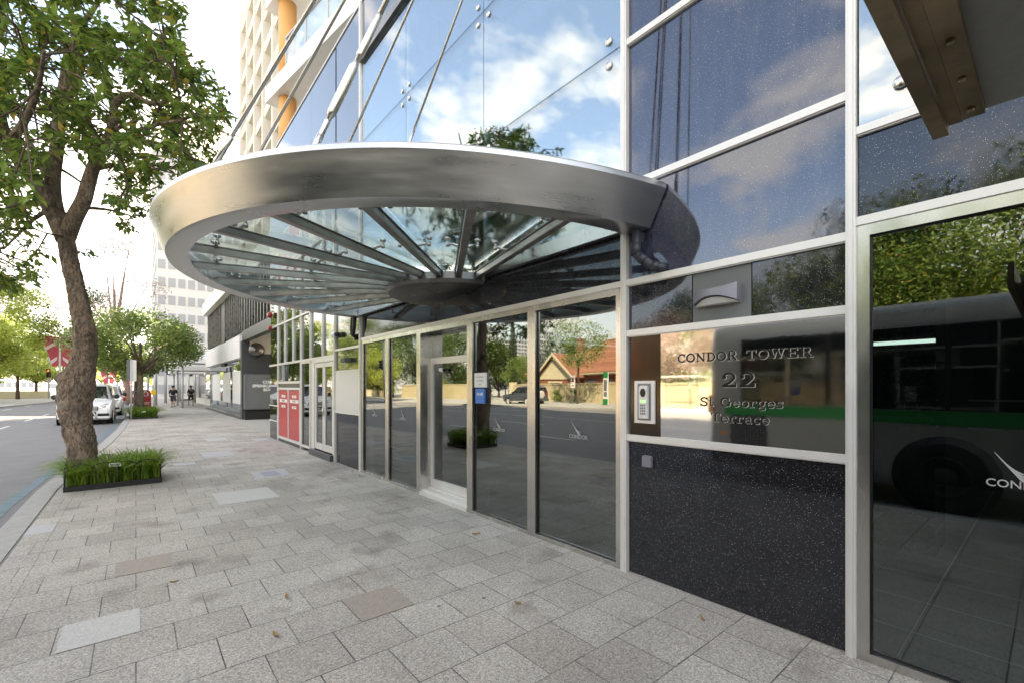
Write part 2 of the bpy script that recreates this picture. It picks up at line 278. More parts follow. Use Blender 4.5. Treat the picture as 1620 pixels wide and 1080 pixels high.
def rooftile(m, b, t):
    L = t.links; tcn = t.nodes.new('ShaderNodeTexCoord'); bt = t.nodes.new('ShaderNodeTexBrick'); bt.inputs['Scale'].default_value = 1
    mp = t.nodes.new('ShaderNodeMapping'); mp.inputs['Rotation'].default_value = (R(90), 0, R(90)); L.new(tcn.outputs['Object'], mp.inputs[0])
    bt.inputs['Brick Width'].default_value = .35; bt.inputs['Row Height'].default_value = .22; bt.inputs['Mortar Size'].default_value = .02
    bt.inputs['Color1'].default_value = (.27, .11, .065, 1); bt.inputs['Color2'].default_value = (.38, .17, .10, 1); bt.inputs['Mortar'].default_value = (.16, .06, .03, 1)
    L.new(mp.outputs[0], bt.inputs['Vector']); L.new(bt.outputs['Color'], b.inputs['Base Color']); b.inputs['Roughness'].default_value = .8
M['rooftile'] = mat('terracotta_tile', (.45, .17, .08), .8, build=rooftile)

# ---- mesh builder
class MB:
    def __init__(s): s.v = []; s.f = []; s.sm = []
    def add(s, vs, fs, smooth=False):
        o = len(s.v); s.v += [tuple(v) for v in vs]; s.f += [tuple(i+o for i in f) for f in fs]; s.sm += [smooth]*len(fs); return s
    def box(s, x0, x1, y0, y1, z0, z1, mt=None):
        x0, x1 = min(x0, x1), max(x0, x1); y0, y1 = min(y0, y1), max(y0, y1); z0, z1 = min(z0, z1), max(z0, z1)
        vs = [(x, y, z) for x in (x0, x1) for y in (y0, y1) for z in (z0, z1)]
        if mt: vs = [mt @ Vector(v) for v in vs]
        return s.add(vs, [(0, 1, 3, 2), (4, 6, 7, 5), (0, 4, 5, 1), (2, 3, 7, 6), (0, 2, 6, 4), (1, 5, 7, 3)])
    def tube(s, pts, rad, n=12, caps=True, smooth=True, squash=None):
        pts = [Vector(p) for p in pts]; m = len(pts); rad = rad if hasattr(rad, '__len__') else [rad]*m
        t0 = (pts[1]-pts[0]).normalized(); up = Vector((0, 0, 1)) if abs(t0.z) < .9 else Vector((1, 0, 0))
        nrm = t0.cross(up).normalized(); vs = []
        for i in range(m):
            t = (pts[min(i+1, m-1)]-pts[max(i-1, 0)]).normalized()
            nrm = (nrm-t*nrm.dot(t)).normalized(); bn = t.cross(nrm)
            for k in range(n):
                a = 2*PI*k/n; vs.append(pts[i]+(nrm*math.cos(a)+bn*math.sin(a))*rad[i])
        fs = [(i*n+k, i*n+(k+1) % n, (i+1)*n+(k+1) % n, (i+1)*n+k) for i in range(m-1) for k in range(n)]
        s.add(vs, fs, smooth)
        if caps: o = len(s.v)-m*n; s.f += [tuple(o+k for k in reversed(range(n))), tuple(o+(m-1)*n+k for k in range(n))]; s.sm += [False, False]
        return s
    def lathe(s, prof, c=(0, 0, 0), n=24, axis='z', smooth=True, mt=None):
        vs = []; c = Vector(c)
        for r, h in prof:
            for k in range(n):
                a = 2*PI*k/n; p = (r*math.cos(a), r*math.sin(a), h)
                if axis == 'y': p = (p[0], p[2], p[1])
                if axis == 'x': p = (p[2], p[0], p[1])
                p = Vector(p)
                vs.append(c+(mt @ p if mt else p))
        m = len(prof); fs = [(i*n+k, i*n+(k+1) % n, (i+1)*n+(k+1) % n, (i+1)*n+k) for i in range(m-1) for k in range(n)]
        fs += [tuple(range(n))[::-1], tuple((m-1)*n+k for k in range(n))]
        s.add(vs, fs, smooth); return s
    def prism(s, poly, d0, d1, axis='x'):        # polygon in the other two axes, extruded d0..d1
        n = len(poly)
        def P(a, b, d): return {'x': (d, a, b), 'y': (a, d, b), 'z': (a, b, d)}[axis]
        vs = [P(a, b, d0) for a, b in poly]+[P(a, b, d1) for a, b in poly]
        return s.add(vs, [tuple(range(n))[::-1], tuple(range(n, 2*n))]+[(i, (i+1) % n, n+(i+1) % n, n+i) for i in range(n)])
    def sweep(s, prof, pts, closed=True, smooth=False):   # prof: list of rings (each a list of 3D points)
        rings = pts; n = len(rings[0]); vs = [p for r in rings for p in r]
        fs = [(i*n+k, i*n+(k+1) % n, (i+1)*n+(k+1) % n, (i+1)*n+k) for i in range(len(rings)-1) for k in range(n)]
        s.add(vs, fs, smooth); return s
    def xf(s, mt): s.v = [tuple(mt @ Vector(v)) for v in s.v]; return s
    def build(s, name, m, parent=None, bevel=0, auto=None):
        me = bpy.data.meshes.new(name); me.from_pydata(s.v, [], s.f); me.update()
        me.polygons.foreach_set('use_smooth', s.sm)
        bm = bmesh.new(); bm.from_mesh(me); bmesh.ops.recalc_face_normals(bm, faces=bm.faces)
        if bevel:
            es = [e for e in bm.edges if len(e.link_faces) == 2 and e.calc_face_angle() > .7]
            bmesh.ops.bevel(bm, geom=es, offset=bevel, segments=2, affect='EDGES', clamp_overlap=True)
        bm.to_mesh(me); bm.free()
        me.materials.append(m if not isinstance(m, str) else M[m])
        o = bpy.data.objects.new(name, me); C.objects.link(o)
        if parent: o.parent = parent
        return o
def raw(name, vs, fs, m, parent=None, smooth=False):
    me = bpy.data.meshes.new(name); me.from_pydata(vs, [], fs); me.update()
    if smooth: me.polygons.foreach_set('use_smooth', [True]*len(fs))
    me.materials.append(M[m] if isinstance(m, str) else m); o = bpy.data.objects.new(name, me); C.objects.link(o)
    if parent: o.parent = parent
    return o
def tag(o, label=None, cat=None, group=None, kind=None):
    if label: o['label'] = label
    if cat: o['category'] = cat
    if group: o['group'] = group
    if kind: o['kind'] = kind
    return o
def thing(name, label, cat, loc=(0, 0, 0), rz=0, group=None):
    o = bpy.data.objects.new(name, None); C.objects.link(o); o.location = loc; o.rotation_euler = (0, 0, rz); o.empty_display_size = .2
    return tag(o, label, cat, group)
def copy_tree(o, parent=None):
    c = o.copy(); C.objects.link(c); c.parent = parent
    for ch in [k for k in C.objects if k.parent == o]: copy_tree(ch, c)
    return c
def box(name, m, parent, *a, bevel=0): return MB().box(*a).build(name, m, parent, bevel)
def text_mb(txt, size, mt, bold=0., thick=.002, align='CENTER'):
    cu = bpy.data.curves.new('txt', 'FONT'); cu.body = txt; cu.size = size; cu.align_x = align; cu.offset = bold; cu.extrude = thick; cu.resolution_u = 3
    o = bpy.data.objects.new('txt', cu); C.objects.link(o); bpy.context.view_layer.update()
    me = bpy.data.meshes.new_from_object(o); b = MB(); b.add([mt @ v.co for v in me.vertices], [tuple(p.vertices) for p in me.polygons])
    bpy.data.objects.remove(o); bpy.data.curves.remove(cu); bpy.data.meshes.remove(me); return b
def facade_mt(y, z, x=-.002):                # text on the facade plane: reads along -Y when seen from the street
    return Matrix(((0, 0, -1, x), (-1, 0, 0, y), (0, 1, 0, z), (0, 0, 0, 1)))
def front_mt(x, y, z): return Matrix(((1, 0, 0, x), (0, 0, -1, y), (0, 1, 0, z), (0, 0, 0, 1)))   # text on a face that looks to -Y

# ------------------------------------------------------------------ the ground
KERB = [(-4.48, -70), (-4.48, 10), (-4.36, 13), (-4.08, 17), (-3.86, 23), (-3.74, 30), (-3.72, 45), (-3.9, 75), (-4.1, 220)]
def sheet(name, poly, z0, z1, m, kind='structure'):
    return tag(MB().prism(poly, z0, z1, 'z').build(name, m), kind=kind)
tag(MB().box(-900, 900, -400, 1500, -.6, -.17).build('ground', 'ground'), kind='structure')
sheet('road', [(-27.9, -150), (-4.3, -150), (-3.8, 30), (-3.9, 230), (-13, 230), (-13, 60), (-27.9, 60)], -.166, -.15, 'road')
foot = [(x+.26, y) for x, y in KERB]+[(.06, 220), (.06, 58), (2.2, 57.9), (2.2, 16.2), (.06, 16.06), (.06, -70)]
sheet('footpath', foot, -.14, 0, 'paving')
kv = [(x, y) for x, y in KERB]+[(x+.25, y) for x, y in reversed(KERB)]
tag(MB().prism(kv, -.145, .002, 'z').build('kerb', 'kerb', bevel=.012), kind='structure')
# blue line beside the kerb, and lane marks
bl = [(x-.36, y) for x, y in KERB]+[(x-.20, y) for x, y in reversed(KERB)]
sheet('kerb_line_marking', bl, -.149, -.146, 'bluemark')
lm = MB()
for k in range(24):
    y = -8+k*6.0; lm.box(-7.75, -7.64, y, y+2.2, -.149, -.146)
for k in range(14):
    y = -12+k*9.0; lm.box(-11.1, -10.98, y, y+3.2, -.149, -.146); lm.box(-18.4, -18.28, y, y+3.2, -.149, -.146)
lm.box(-14.8, -14.7, -40, 45, -.149, -.146)
tag(lm.build('lane_marking', 'marking'), kind='structure')
far = [(-25.2, -150), (-24.4, 10), (-22.6, 24.5), (-20.2, 46), (-18.5, 51.5), (-12.2, 54), (-10.6, 70), (-10.6, 230), (-500, 230), (-500, -150)]
sheet('opposite_footpath', far, -.15, -.02, 'concrete')
tag(MB().prism([(x+.02, y) for x, y in far[:8]]+[(x-.2, y) for x, y in reversed(far[:8])], -.148, -.008, 'z').build('opposite_kerb', 'kerb'), kind='structure')
# service covers let into the paving
def cover(name, label, corners, m):
    z = .0045; cx = sum(c[0] for c in corners)/4; cy = sum(c[1] for c in corners)/4
    o = MB().prism([(x-cx, y-cy) for x, y in corners], -.01, z, 'z').build(name, m); o.location = (cx, cy, 0)
    return tag(o, label, 'service cover', 'covers let into the footpath')
def rect(x0, x1, y0, y1): return [(x0, y0), (x1, y0), (x1, y1), (x0, y1)]
M['paver_light'] = mat('light_paver', (.50, .49, .46), .75, 0, build=noisy(90, .75, 1.2, .1, 120)); M['paver_pale'] = mat('white_paver', (.44, .44, .44), .7, 0, build=noisy(60, .8, 1.1))
M['paver_brown'] = mat('brown_paver', (.34, .295, .25), .75, 0, build=noisy(90, .7, 1.25, .1, 120)); M['paver_blue'] = mat('blue_paver', (.30, .31, .36), .7, 0, build=noisy(90, .8, 1.2))
tag(sheet('footpath_border', [(x+.262, y) for x, y in KERB[:3]]+[(-3.95, 13), (-4.0, 10), (-4.0, -70)], -.1, .0025, 'paving'), kind='structure')
cover('paving_slab', 'bluish grey replacement paver in the lower left of the footpath', rect(-3.662, -3.268, 3.838, 4.245), 'paver_light')
cover('paving_slab', 'dark brown stained paver left of centre in the foreground', rect(-3.431, -3.04, 5.063, 5.468), 'paver_brown')
cover('paving_slab', 'round edged brown stained paver in the middle foreground', rect(-2.102, -1.712, 3.024, 3.43), 'paver_brown')
cover('paving_slab', 'pale strip paver beside the kerb near the first planter', rect(-4.22, -4.0, 7.1, 7.5), 'paver_pale')
cover('service_cover', 'large pale cover slab in front of the glass doors beside the planter', rect(-2.415, -1.67, 7.25, 8.09), 'paver_light')
pit = cover('service_cover', 'pale cover frame with a bluish square inset near the facade', [(-1.68, 8.85), (-1.11, 8.95), (-1.06, 9.73), (-1.64, 9.66)], 'paver_pale')
MB().box(-.14, .13, -.26, .26, 0, .006).build('inset', 'paver_blue', pit)
cover('service_cover', 'narrow white strip cover right of the first planter', rect(-2.7, -2.33, 11.45, 11.78), 'paver_pale')
cover('service_cover', 'double pale cover in the middle of the footpath beyond the planter', rect(-2.1, -1.49, 12.35, 13.35), 'paver_pale')
cover('service_cover', 'pale cover left of the red cabinet doors', rect(-1.66, -1.12, 16.05, 16.92), 'paver_pale')
cover('service_cover', 'small bright white cover at the corner of the granite podium', rect(-.56, -.12, 15.25, 15.95), 'paver_pale')

# ------------------------------------------------------------------ the podium with its shopfront
B = thing('office_podium', 'black granite and glass office podium with white mullions along the footpath', 'building')
def gp(y0, y1, z0, z1, m='granite', x=.012, parent=B, name='granite_panel'):
    """a panel between mullions: front face at x, 60 mm thick"""
    return box(name, m, parent, x, x+.06, y0+.004, y1-.004, z0+.004, z1-.004)
def strip(y0, y1, z, h=.052, x=-.022, name='transom'):
    return MB().box(x, .011, y0, y1, z-h/2, z+h/2).box(x+.012, .0105, y0, y1, z-h/2-.008, z-h/2).build(name, 'alu', B)
def mull(y0, y1, z0, z1, x=-.03, m='alu', d=.075, name='mullion'):
    b = MB().box(x, d, y0, y1, z0, z1)
    if y1-y0 > .045: b.box(x-.006, x, y0+(y1-y0)*.28, y1-(y1-y0)*.28, z0, z1)
    return b.build(name, m, B)
ZS = [0, 1.17, 2.063, 2.50, 3.342, 4.585, 6.25, 7.8]
TOP = 8.95
# pier A (y .80 - 2.335), from the ground to the top
yA0, yA1 = .802, 2.375
gp(yA0, yA1, 0, 1.145); strip(yA0, yA1, 1.17)
gp(yA0, 1.353, 2.09, 2.472); gp(1.791, yA1, 2.09, 2.472); gp(1.353, 1.791, 2.09, 2.472, 'cabinet', name='lamp_backing_panel')
strip(yA0, yA1, 2.063); strip(yA0, yA1, 2.50)
for i in (3, 4, 5, 6):
    z0 = ZS[i]+.026; z1 = (ZS[i+1] if i < 7-0 and i+1 < len(ZS) else TOP)-.026
    gp(yA0, yA1, z0, z1, 'granite_skytint'); strip(yA0, yA1, ZS[i+1])
gp(yA0, yA1, 7.826, TOP-.05, 'granite_skytint')
box('backing_plate', 'black', B, .03, .07, yA0, 2.34, 1.2, 2.03)
mull(2.375, 2.435, 0, TOP-.05); mull(.752, .802, 0, TOP-.05)
# zone B: the glazed entrance under the canopy
def window(y0, y1, z0, z1, fw=.05, m='tint', fm='steel', x=-.012, inner=.04, name='window'):
    """a steel frame with its pane set back in it"""
    w = MB().box(x, x+.09, y0, y0+fw, z0, z1).box(x, x+.09, y1-fw, y1, z0, z1).box(x, x+.09, y0+fw, y1-fw, z1-fw, z1).box(x, x+.09, y0+fw, y1-fw, z0, z0+inner).build(name, fm, B)
    MB().box(x+.035, x+.043, y0+fw, y1-fw, z0+inner, z1-fw).build('pane', m, w)
    g0, g1, h0, h1 = y0+fw, y1-fw, z0+inner, z1-fw
    MB().box(x+.024, x+.0345, g0, g0+.007, h0, h1).box(x+.024, x+.0345, g1-.007, g1, h0, h1).box(x+.024, x+.0345, g0+.007, g1-.007, h1-.007, h1).box(x+.024, x+.0345, g0+.007, g1-.007, h0, h0+.007).build('gasket', 'black', w)
    return w
wins = [(2.435, 3.615), (3.616, 4.79), (6.15, 7.265), (7.266, 8.39)]
for y0, y1 in wins: window(y0, y1, 0, 2.473, .062)
strip(2.435, 8.48, 2.50)
gp(2.435, 8.48, 2.527, 3.02); 
mull(8.40, 8.48, 0, TOP-.05, name='mullion')
# entrance door, set back in a stainless reveal
rv = MB().box(-.012, .30, 6.09, 6.149, 0, 2.473).box(-.012, .30, 4.791, 4.85, 0, 2.473).box(-.012, .30, 4.85, 6.09, 2.40, 2.473).build('door_reveal', 'steel', B)
dr = MB().box(.16, .21, 4.85, 4.93, .1, 2.04).box(.16, .21, 6.01, 6.09, .1, 2.04).box(.16, .21, 4.93, 6.01, 1.95, 2.04).box(.16, .21, 4.93, 6.01, .1, .22).build('entrance_door', 'alu', B)
MB().box(.18, .19, 4.93, 6.01, .22, 1.95).build('pane', 'tint', dr)
MB().box(.13, .16, 4.865, 4.915, .86, 1.10).box(.10, .13, 4.875, 4.905, .90, 1.0).tube([(.12, 4.89, .86), (.12, 4.89, .66)], .012, 8).build('handle', 'steel', dr)
MB().box(.18, .19, 4.85, 6.09, 2.041, 2.399).build('fanlight', 'tint', dr)
MB().box(-.03, .30, 4.85, 6.09, 0, .05).box(.02, .15, 4.85, 6.09, .05, .08).box(.12, .30, 4.85, 6.09, .08, .098).build('threshold', 'alu', B)
# clear point fixed glass above the canopy, y 2.435 - 8.75, z 3.02 - 7.8
GY = [2.435, 4.5, 6.58, 8.40]; GZ = [3.02, 4.605, 6.22, 7.72]
for i in range(3):
    for j in range(3):
        MB().box(0, .014, GY[i]+.006, GY[i+1]-.006, GZ[j]+.006, GZ[j+1]-.006).build('point_fixed_pane', 'clear', B)
MB().box(-.06, .10, 2.435, 8.40, 7.72, 7.88).build('head_beam', 'darksteel', B)
for i in (0, 1, 2):
    gp(GY[i], GY[i+1], 7.88, TOP-.05, 'bluewin', name='spandrel_panel')
def spider(y, z, n4=True):
    b = MB()
    for dy, dz in ((.11, .11), (-.11, .11), (.11, -.11), (-.11, -.11)):
        if not n4 and dy < 0: continue
        b.lathe([(.034, -.012), (.038, -.004), (.02, -.001)], (-.004, y+dy, z+dz), 14, 'x')
        b.tube([(.02, y+dy, z+dz), (.07, y+dy*.9, z+dz*.9), (.10, y, z)], [.016, .014, .02], 8)
    b.tube([(.09, y, z), (.34, y, z)], .022, 10)
    return b.build('spider_fitting', 'steel', B)
for y in GY[1:3]:
    for z in GZ[1:3]: spider(y, z)
for z in GZ[1:3]: spider(2.47, z, False)
# glass fins, tie rods and light interior wall behind the clear glass
for y in (4.5, 6.58): MB().box(.34, .36, y-.008, y+.008, 3.1, 7.7).box(.36, .62, y-.008, y+.008, 3.1, 7.7).build('glass_fin', 'clear', B)
for z in (4.605, 6.22): MB().tube([(.48, 2.5, z), (.48, 8.5, z)], .012, 8).tube([(.48, 2.5, z-.35), (.48, 8.5, z-.35)], .008, 8).build('tie_rod', 'alu', B)
# zone C: y 8.48 - 16.06
gp(8.48, 9.845, 0, 1.07); box('olive_panel', 'olive', B, .012, .07, 8.484, 9.841, 1.945, 2.36); 
gp(8.48, 9.845, 1.07, 1.945, 'black', .02, name='backing_panel'); box('olive_panel', 'olive', B, .012, .07, 8.484, 9.841, 2.41, 3.30)
strip(8.48, 9.845, 2.385, .04); strip(8.48, 9.845, 3.32, .04)
mull(9.845, 9.905, 0, 5.0)
YC = [9.905, 10.72, 11.66, 12.50, 13.25, 14.13, 14.95, 16.06]
for i in range(len(YC)-1):
    a, b2 = YC[i], YC[i+1]; mm_ = .03
    MB().box(.02, .03, a+mm_, b2-mm_, 2.31, 4.95).build('curtain_pane', 'tint' if i else 'tint', B)
    if i: mull(a-.03, a+.03, 2.25 if i in (1, 4, 5) else 0, 5.0, -.02)
    strip(a+.03, b2-.03, 2.28, .05); strip(a+.03, b2-.03, 3.45, .035)
    if i in (3, 4, 5): MB().box(.02, .03, a+mm_, b2-mm_, 1.76, 2.25).build('curtain_pane', 'tint', B)
gp(14.98, 16.06, 0, .55); gp(14.98, 16.06, .60, 1.02, 'olive', name='olive_panel'); gp(14.98, 16.06, 1.06, 2.25, 'olive', name='olive_panel')
strip(14.98, 16.05, .575, .03); strip(14.98, 16.05, 1.04, .03)
# narrow glazed bay beside the white doors
w_ = window(11.69, 12.47, .08, 2.25, .05, 'tint', 'alu', -.012, .06)
strip(12.53, 14.92, 1.74, .06); gp(12.53, 14.92, 1.60, 1.705, 'dgranite')
# red service doors
rc = MB().box(-.02, .03, 12.53, 14.92, .10, .17).box(-.02, .03, 12.53, 14.92, 1.53, 1.595).box(-.02, .03, 12.53, 12.6, .17, 1.53).box(-.02, .03, 14.85, 14.92, .17, 1.53).box(-.02, .03, 13.70, 13.76, .17, 1.53).build('service_door_frame', 'alu', B)
for a, b2 in ((12.6, 13.70), (13.76, 14.85)):
    d_ = MB().box(0, .03, a+.01, b2-.01, .18, 1.52).build('red_service_door', 'red', rc)
    c0 = (a+b2)/2
    pl = MB().box(-.008, -.0005, c0-.42, c0+.42, 1.17, 1.26).box(-.008, -.0005, c0-.2, c0+.2, 1.02, 1.09).box(-.008, -.0005, c0-.2, c0+.2, 1.31, 1.38).build('notice_plate', 'white', rc)
tb = MB()
for c0, tx in ((13.15, 'HYDRANT'), (14.3, 'SPRINKLER')):
    for z, s2, t_ in ((1.195, .075, tx), (1.035, .05, 'VALVE'), (1.325, .05, 'FIRE')):
        q = text_mb(t_, s2*.95, facade_mt(c0, z, -.0095), .001, .0004); tb.add(q.v, q.f)
tb.build('notice_text', 'red', rc)
gp(12.53, 14.92, 0, .10, 'dgranite')
# white double doors
dd = thing('x', None, None); dd.name = 'double_door'; dd.parent = B
MB().box(-.03, .06, 9.905, 9.97, .14, 2.25).box(-.03, .06, 11.28, 11.345, .14, 2.25).box(-.03, .06, 9.97, 11.28, 2.17, 2.25).box(.0, .06, 11.345, 11.62, 0, 2.25).build('door_frame', 'alu', dd)
for a, b2 in ((9.98, 10.615), (10.635, 11.27)):
    lf = MB().box(-.012, .035, a, a+.075, .16, 2.16).box(-.012, .035, b2-.075, b2, .16, 2.16).box(-.012, .035, a+.075, b2-.075, .16, .30).box(-.012, .035, a+.075, b2-.075, 2.06, 2.16).build('door_leaf', 'alu', dd)
    MB().box(.01, .018, a+.075, b2-.075, .30, 2.06).build('pane', 'tint', lf)
    MB().tube([(-.035, (b2 if a < 10 else a), .95), (-.035, (b2 if a < 10 else a), 1.15)], .012, 8).build('handle', 'steel', lf)
MB().box(-.09, .05, 9.95, 11.5, 0, .13).build('door_step', 'dgranite', B)
# blue polished spandrels above zone C
for a, b2 in ((8.48, 9.845), (9.905, 11.66), (11.66, 13.25), (13.25, 14.95), (14.95, 16.06)):
    gp(a, b2, 5.03, TOP-.05, 'bluewin', name='spandrel_panel')
gp(8.48, 9.845, 3.345, 5.03, 'bluewin', name='spandrel_panel'); strip(9.905, 16.06, 5.0, .05)
MB().box(-.008, .12, yA0-.08, 16.10, TOP-.05, TOP-.02).build('parapet_cap', 'alu', B)
# zone D: right of pier A (y < .725), big shop windows repeated down the street
yr = .752
for k in range(5):
    y1 = yr-k*4.6; y0 = y1-3.0 if k else y1-3.4
    window(y0, y1, 0, 2.545, .062, 'tintd', 'steel', -.012, .05)
    strip(y0, y1, 2.575, .05); gp(y0, y1, 2.60, 3.085); strip(y0, y1, 3.11, .045)
    MB().box(0, .014, y0+.01, y1-.01, 3.135, 6.2).build('point_fixed_pane', 'clear', B)
    gp(y0, y1, 6.25, TOP-.05, 'bluewin', name='spandrel_panel')
    mull(y0-.077, y0, 0, TOP-.05)
    gp(y0-1.2, y0-.077, 0, 2.5); gp(y0-1.2, y0-.077, 2.5, TOP-.05, 'granite_skytint')
b_ = MB().tube([(.02, .55, 3.30), (.12, .56, 3.28), (.30, .72, 3.10)], .014, 8).lathe([(.034, -.014), (.038, -.004), (.02, 0)], (-.006, .55, 3.30), 18, 'x').build('spider_fitting', 'steel', B)
# the shell behind the facade: floor, ceilings, inner walls
MB().box(.05, 7, -22, 16.04, 5.6, 5.9).box(.05, 7, -22, 16.04, TOP-.3, TOP-.06).build('slab', 'render', B)
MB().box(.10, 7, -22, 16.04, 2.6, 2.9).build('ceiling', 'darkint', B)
MB().box(.08, 7, -22, 16.0, -.05, .006).build('tiled_floor', 'tile', B)
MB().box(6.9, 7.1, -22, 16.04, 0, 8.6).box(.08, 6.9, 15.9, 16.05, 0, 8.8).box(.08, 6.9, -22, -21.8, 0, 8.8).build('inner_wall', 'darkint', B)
MB().box(3.2, 3.3, 2.0, 9.0, 2.9, 5.6).box(3.2, 3.3, 2.0, 9.0, 5.9, 8.6).build('lobby_wall', 'render', B)
MB().box(.08, 3.4, 8.42, 8.5, 2.9, 8.6).box(.08, 3.4, 2.34, 2.44, 2.9, 8.6).build('cross_wall', 'render', B)
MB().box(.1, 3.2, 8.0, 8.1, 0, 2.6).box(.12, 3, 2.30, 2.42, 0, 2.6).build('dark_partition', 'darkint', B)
# interior column clad in granite with a lit strip, seen through the right window
MB().box(2.5, 3.1, .72, 1.35, 0, 2.6).build('interior_column', 'granite', B)
MB().box(2.48, 2.499, .72, 1.33, 2.02, 2.055).build('light_strip', 'strip', B)
for y in (-.6, -2.2, 5.2, 6.8): MB().box(3.4, 6.6, y, y+.05, 2.575, 2.598).build('ceiling_light', 'strip', B)
MB().box(3.6, 3.65, .9, 1.6, .9, .93).box(3.6, 3.65, -1.3, .6, 1.45, 1.47).box(3.6, 3.65, -1.3, .6, 1.15, 1.17).box(4.2, 4.26, .1, .16, .4, 2.1).build('shelf_edge', 'lampgrey', B)
fm = MB()
for k in range(40): fm.box(1.5, 2.3, 2.9+k*.06, 2.93+k*.06, .006, .016)
tag(fm.build('floor_mat', 'lampgrey'), 'ribbed entrance mat on the dark lobby floor behind the glass', 'floor mat')
# steel frame patch plates at the joints
# ------------------------------------------------------------------ name plate, intercom, lamp and fittings
pl = thing('name_plate', 'mirror polished metal name plate with dark engraved building name beside the intercom', 'sign')
plate = MB().box(-.004, .028, .806, 2.055, 1.197, 2.036).build('plate', 'sheet', pl)
# slab serif letters drawn as strokes in a 0..1 box (x right, y up)
def arc(cx, cy, rx, ry, a0, a1, n=9): return [(cx+rx*math.cos(R(a0+(a1-a0)*i/n)), cy+ry*math.sin(R(a0+(a1-a0)*i/n))) for i in range(n+1)]
TK, TN = .20, .10     # thick and thin stroke widths
def SER(x, y, w=.34, h=.09): return ([(x-w/2, y+(h/2 if y < .5 else -h/2)), (x+w/2, y+(h/2 if y < .5 else -h/2))], h)
G = {
'C': (.85, [(arc(.45, .5, .36, .44, 45, 315), .17), ([(.72, .98), (.72, .66)], .09), ([(.70, .2), (.80, .28)], .08)]),
'O': (.92, [(arc(.46, .5, .36, .43, 0, 360, 18), .18)]),
'N': (1.0, [([(.2, .04), (.2, .96)], TN), ([(.2, .93), (.8, .07)], .22), ([(.8, .04), (.8, .98)], TN), SER(.2, 0), SER(.14, 1, .34), SER(.8, 1)]),
'D': (.92, [([(.24, .04), (.24, .96)], TK), (arc(.36, .5, .42, .44, -90, 90, 10), .17), ([(.05, .95), (.4, .95)], .1), ([(.05, .05), (.4, .05)], .1)]),
'R': (.98, [([(.24, .04), (.24, .96)], TK), (arc(.45, .72, .26, .22, -90, 90, 8), .15), ([(.05, .95), (.5, .95)], .1), ([(.24, .5), (.5, .5)], .09), ([(.5, .5), (.70, .22), (.80, .05)], .18), SER(.24, 0, .42), SER(.84, 0, .26)]),
'T': (.92, [([(.46, .04), (.46, .96)], TK), ([(.06, .95), (.86, .95)], .1), ([(.09, .98), (.09, .70)], .09), ([(.83, .98), (.83, .70)], .09), SER(.46, 0, .46)]),
'W': (1.25, [([(.16, .96), (.38, .06)], TK), ([(.38, .06), (.62, .92)], TN), ([(.62, .92), (.84, .06)], TK), ([(.84, .06), (1.08, .96)], TN), SER(.16, 1, .36), SER(.62, 1, .32), SER(1.08, 1, .3)]),
'E': (.9, [([(.24, .04), (.24, .96)], TK), ([(.05, .95), (.80, .95)], .1), ([(.05, .05), (.80, .05)], .1), ([(.24, .5), (.6, .5)], .1), ([(.78, .98), (.78, .72)], .09), ([(.80, .02), (.80, .30)], .09), ([(.6, .62), (.6, .38)], .08)]),
'2': (.86, [(arc(.42, .68, .27, .25, 170, -25, 10)+[(.45, .30), (.16, .12)], .16), ([(.10, .09), (.74, .09)], .17), ([(.76, .02), (.76, .30)], .08), (arc(.20, .68, .06, .07, 0, 360, 8), .12)]),
'S': (.8, [(arc(.40, .73, .25, .21, 30, 255, 9)+arc(.40, .27, .27, .22, 80, -150, 9), .16), ([(.68, .98), (.68, .68)], .08), ([(.11, .02), (.11, .34)], .08)]),
'G': (.98, [(arc(.45, .5, .36, .44, 45, 340), .17), ([(.76, .05), (.76, .44)], .17), SER(.76, .52, .36), ([(.72, .98), (.72, .66)], .09)]),
't': (.5, [(([(.22, .95), (.22, .2)]+arc(.32, .16, .10, .12, 180, 330, 5)), .15), ([(.02, .68), (.44, .68)], .08)]),
'e': (.68, [(arc(.34, .35, .26, .31, 0, 320, 12), .13), ([(.1, .38), (.6, .38)], .07)]),
'o': (.70, [(arc(.35, .35, .25, .31, 0, 360, 14), .14)]),
'r': (.62, [([(.2, .03), (.2, .67)], .16), (arc(.42, .48, .17, .17, 160, 40, 5), .12), SER(.2, 0, .38), ([(.05, .66), (.25, .66)], .08), (arc(.5, .56, .04, .04, 0, 360, 6), .1)]),
'g': (.68, [(arc(.32, .42, .20, .23, 0, 360, 12), .13), (arc(.33, -.08, .25, .15, 0, 360, 12), .11), ([(.5, .60), (.64, .66)], .09), ([(.2, .2), (.16, .1), (.4, .06)], .09)]),
's': (.58, [(arc(.28, .52, .17, .13, 30, 255, 7)+arc(.28, .2, .19, .15, 80, -150, 7), .12), ([(.49, .69), (.49, .48)], .06), ([(.07, .0), (.07, .24)], .06)]),
'a': (.70, [(arc(.30, .48, .18, .19, 160, 10, 6)+[(.48, .1), (.6, .05)], .14), (arc(.28, .2, .19, .17, 60, 330, 8), .11)]),
'c': (.62, [(arc(.33, .35, .25, .31, 45, 315), .14), ([(.54, .68), (.54, .48)], .06)]),
}
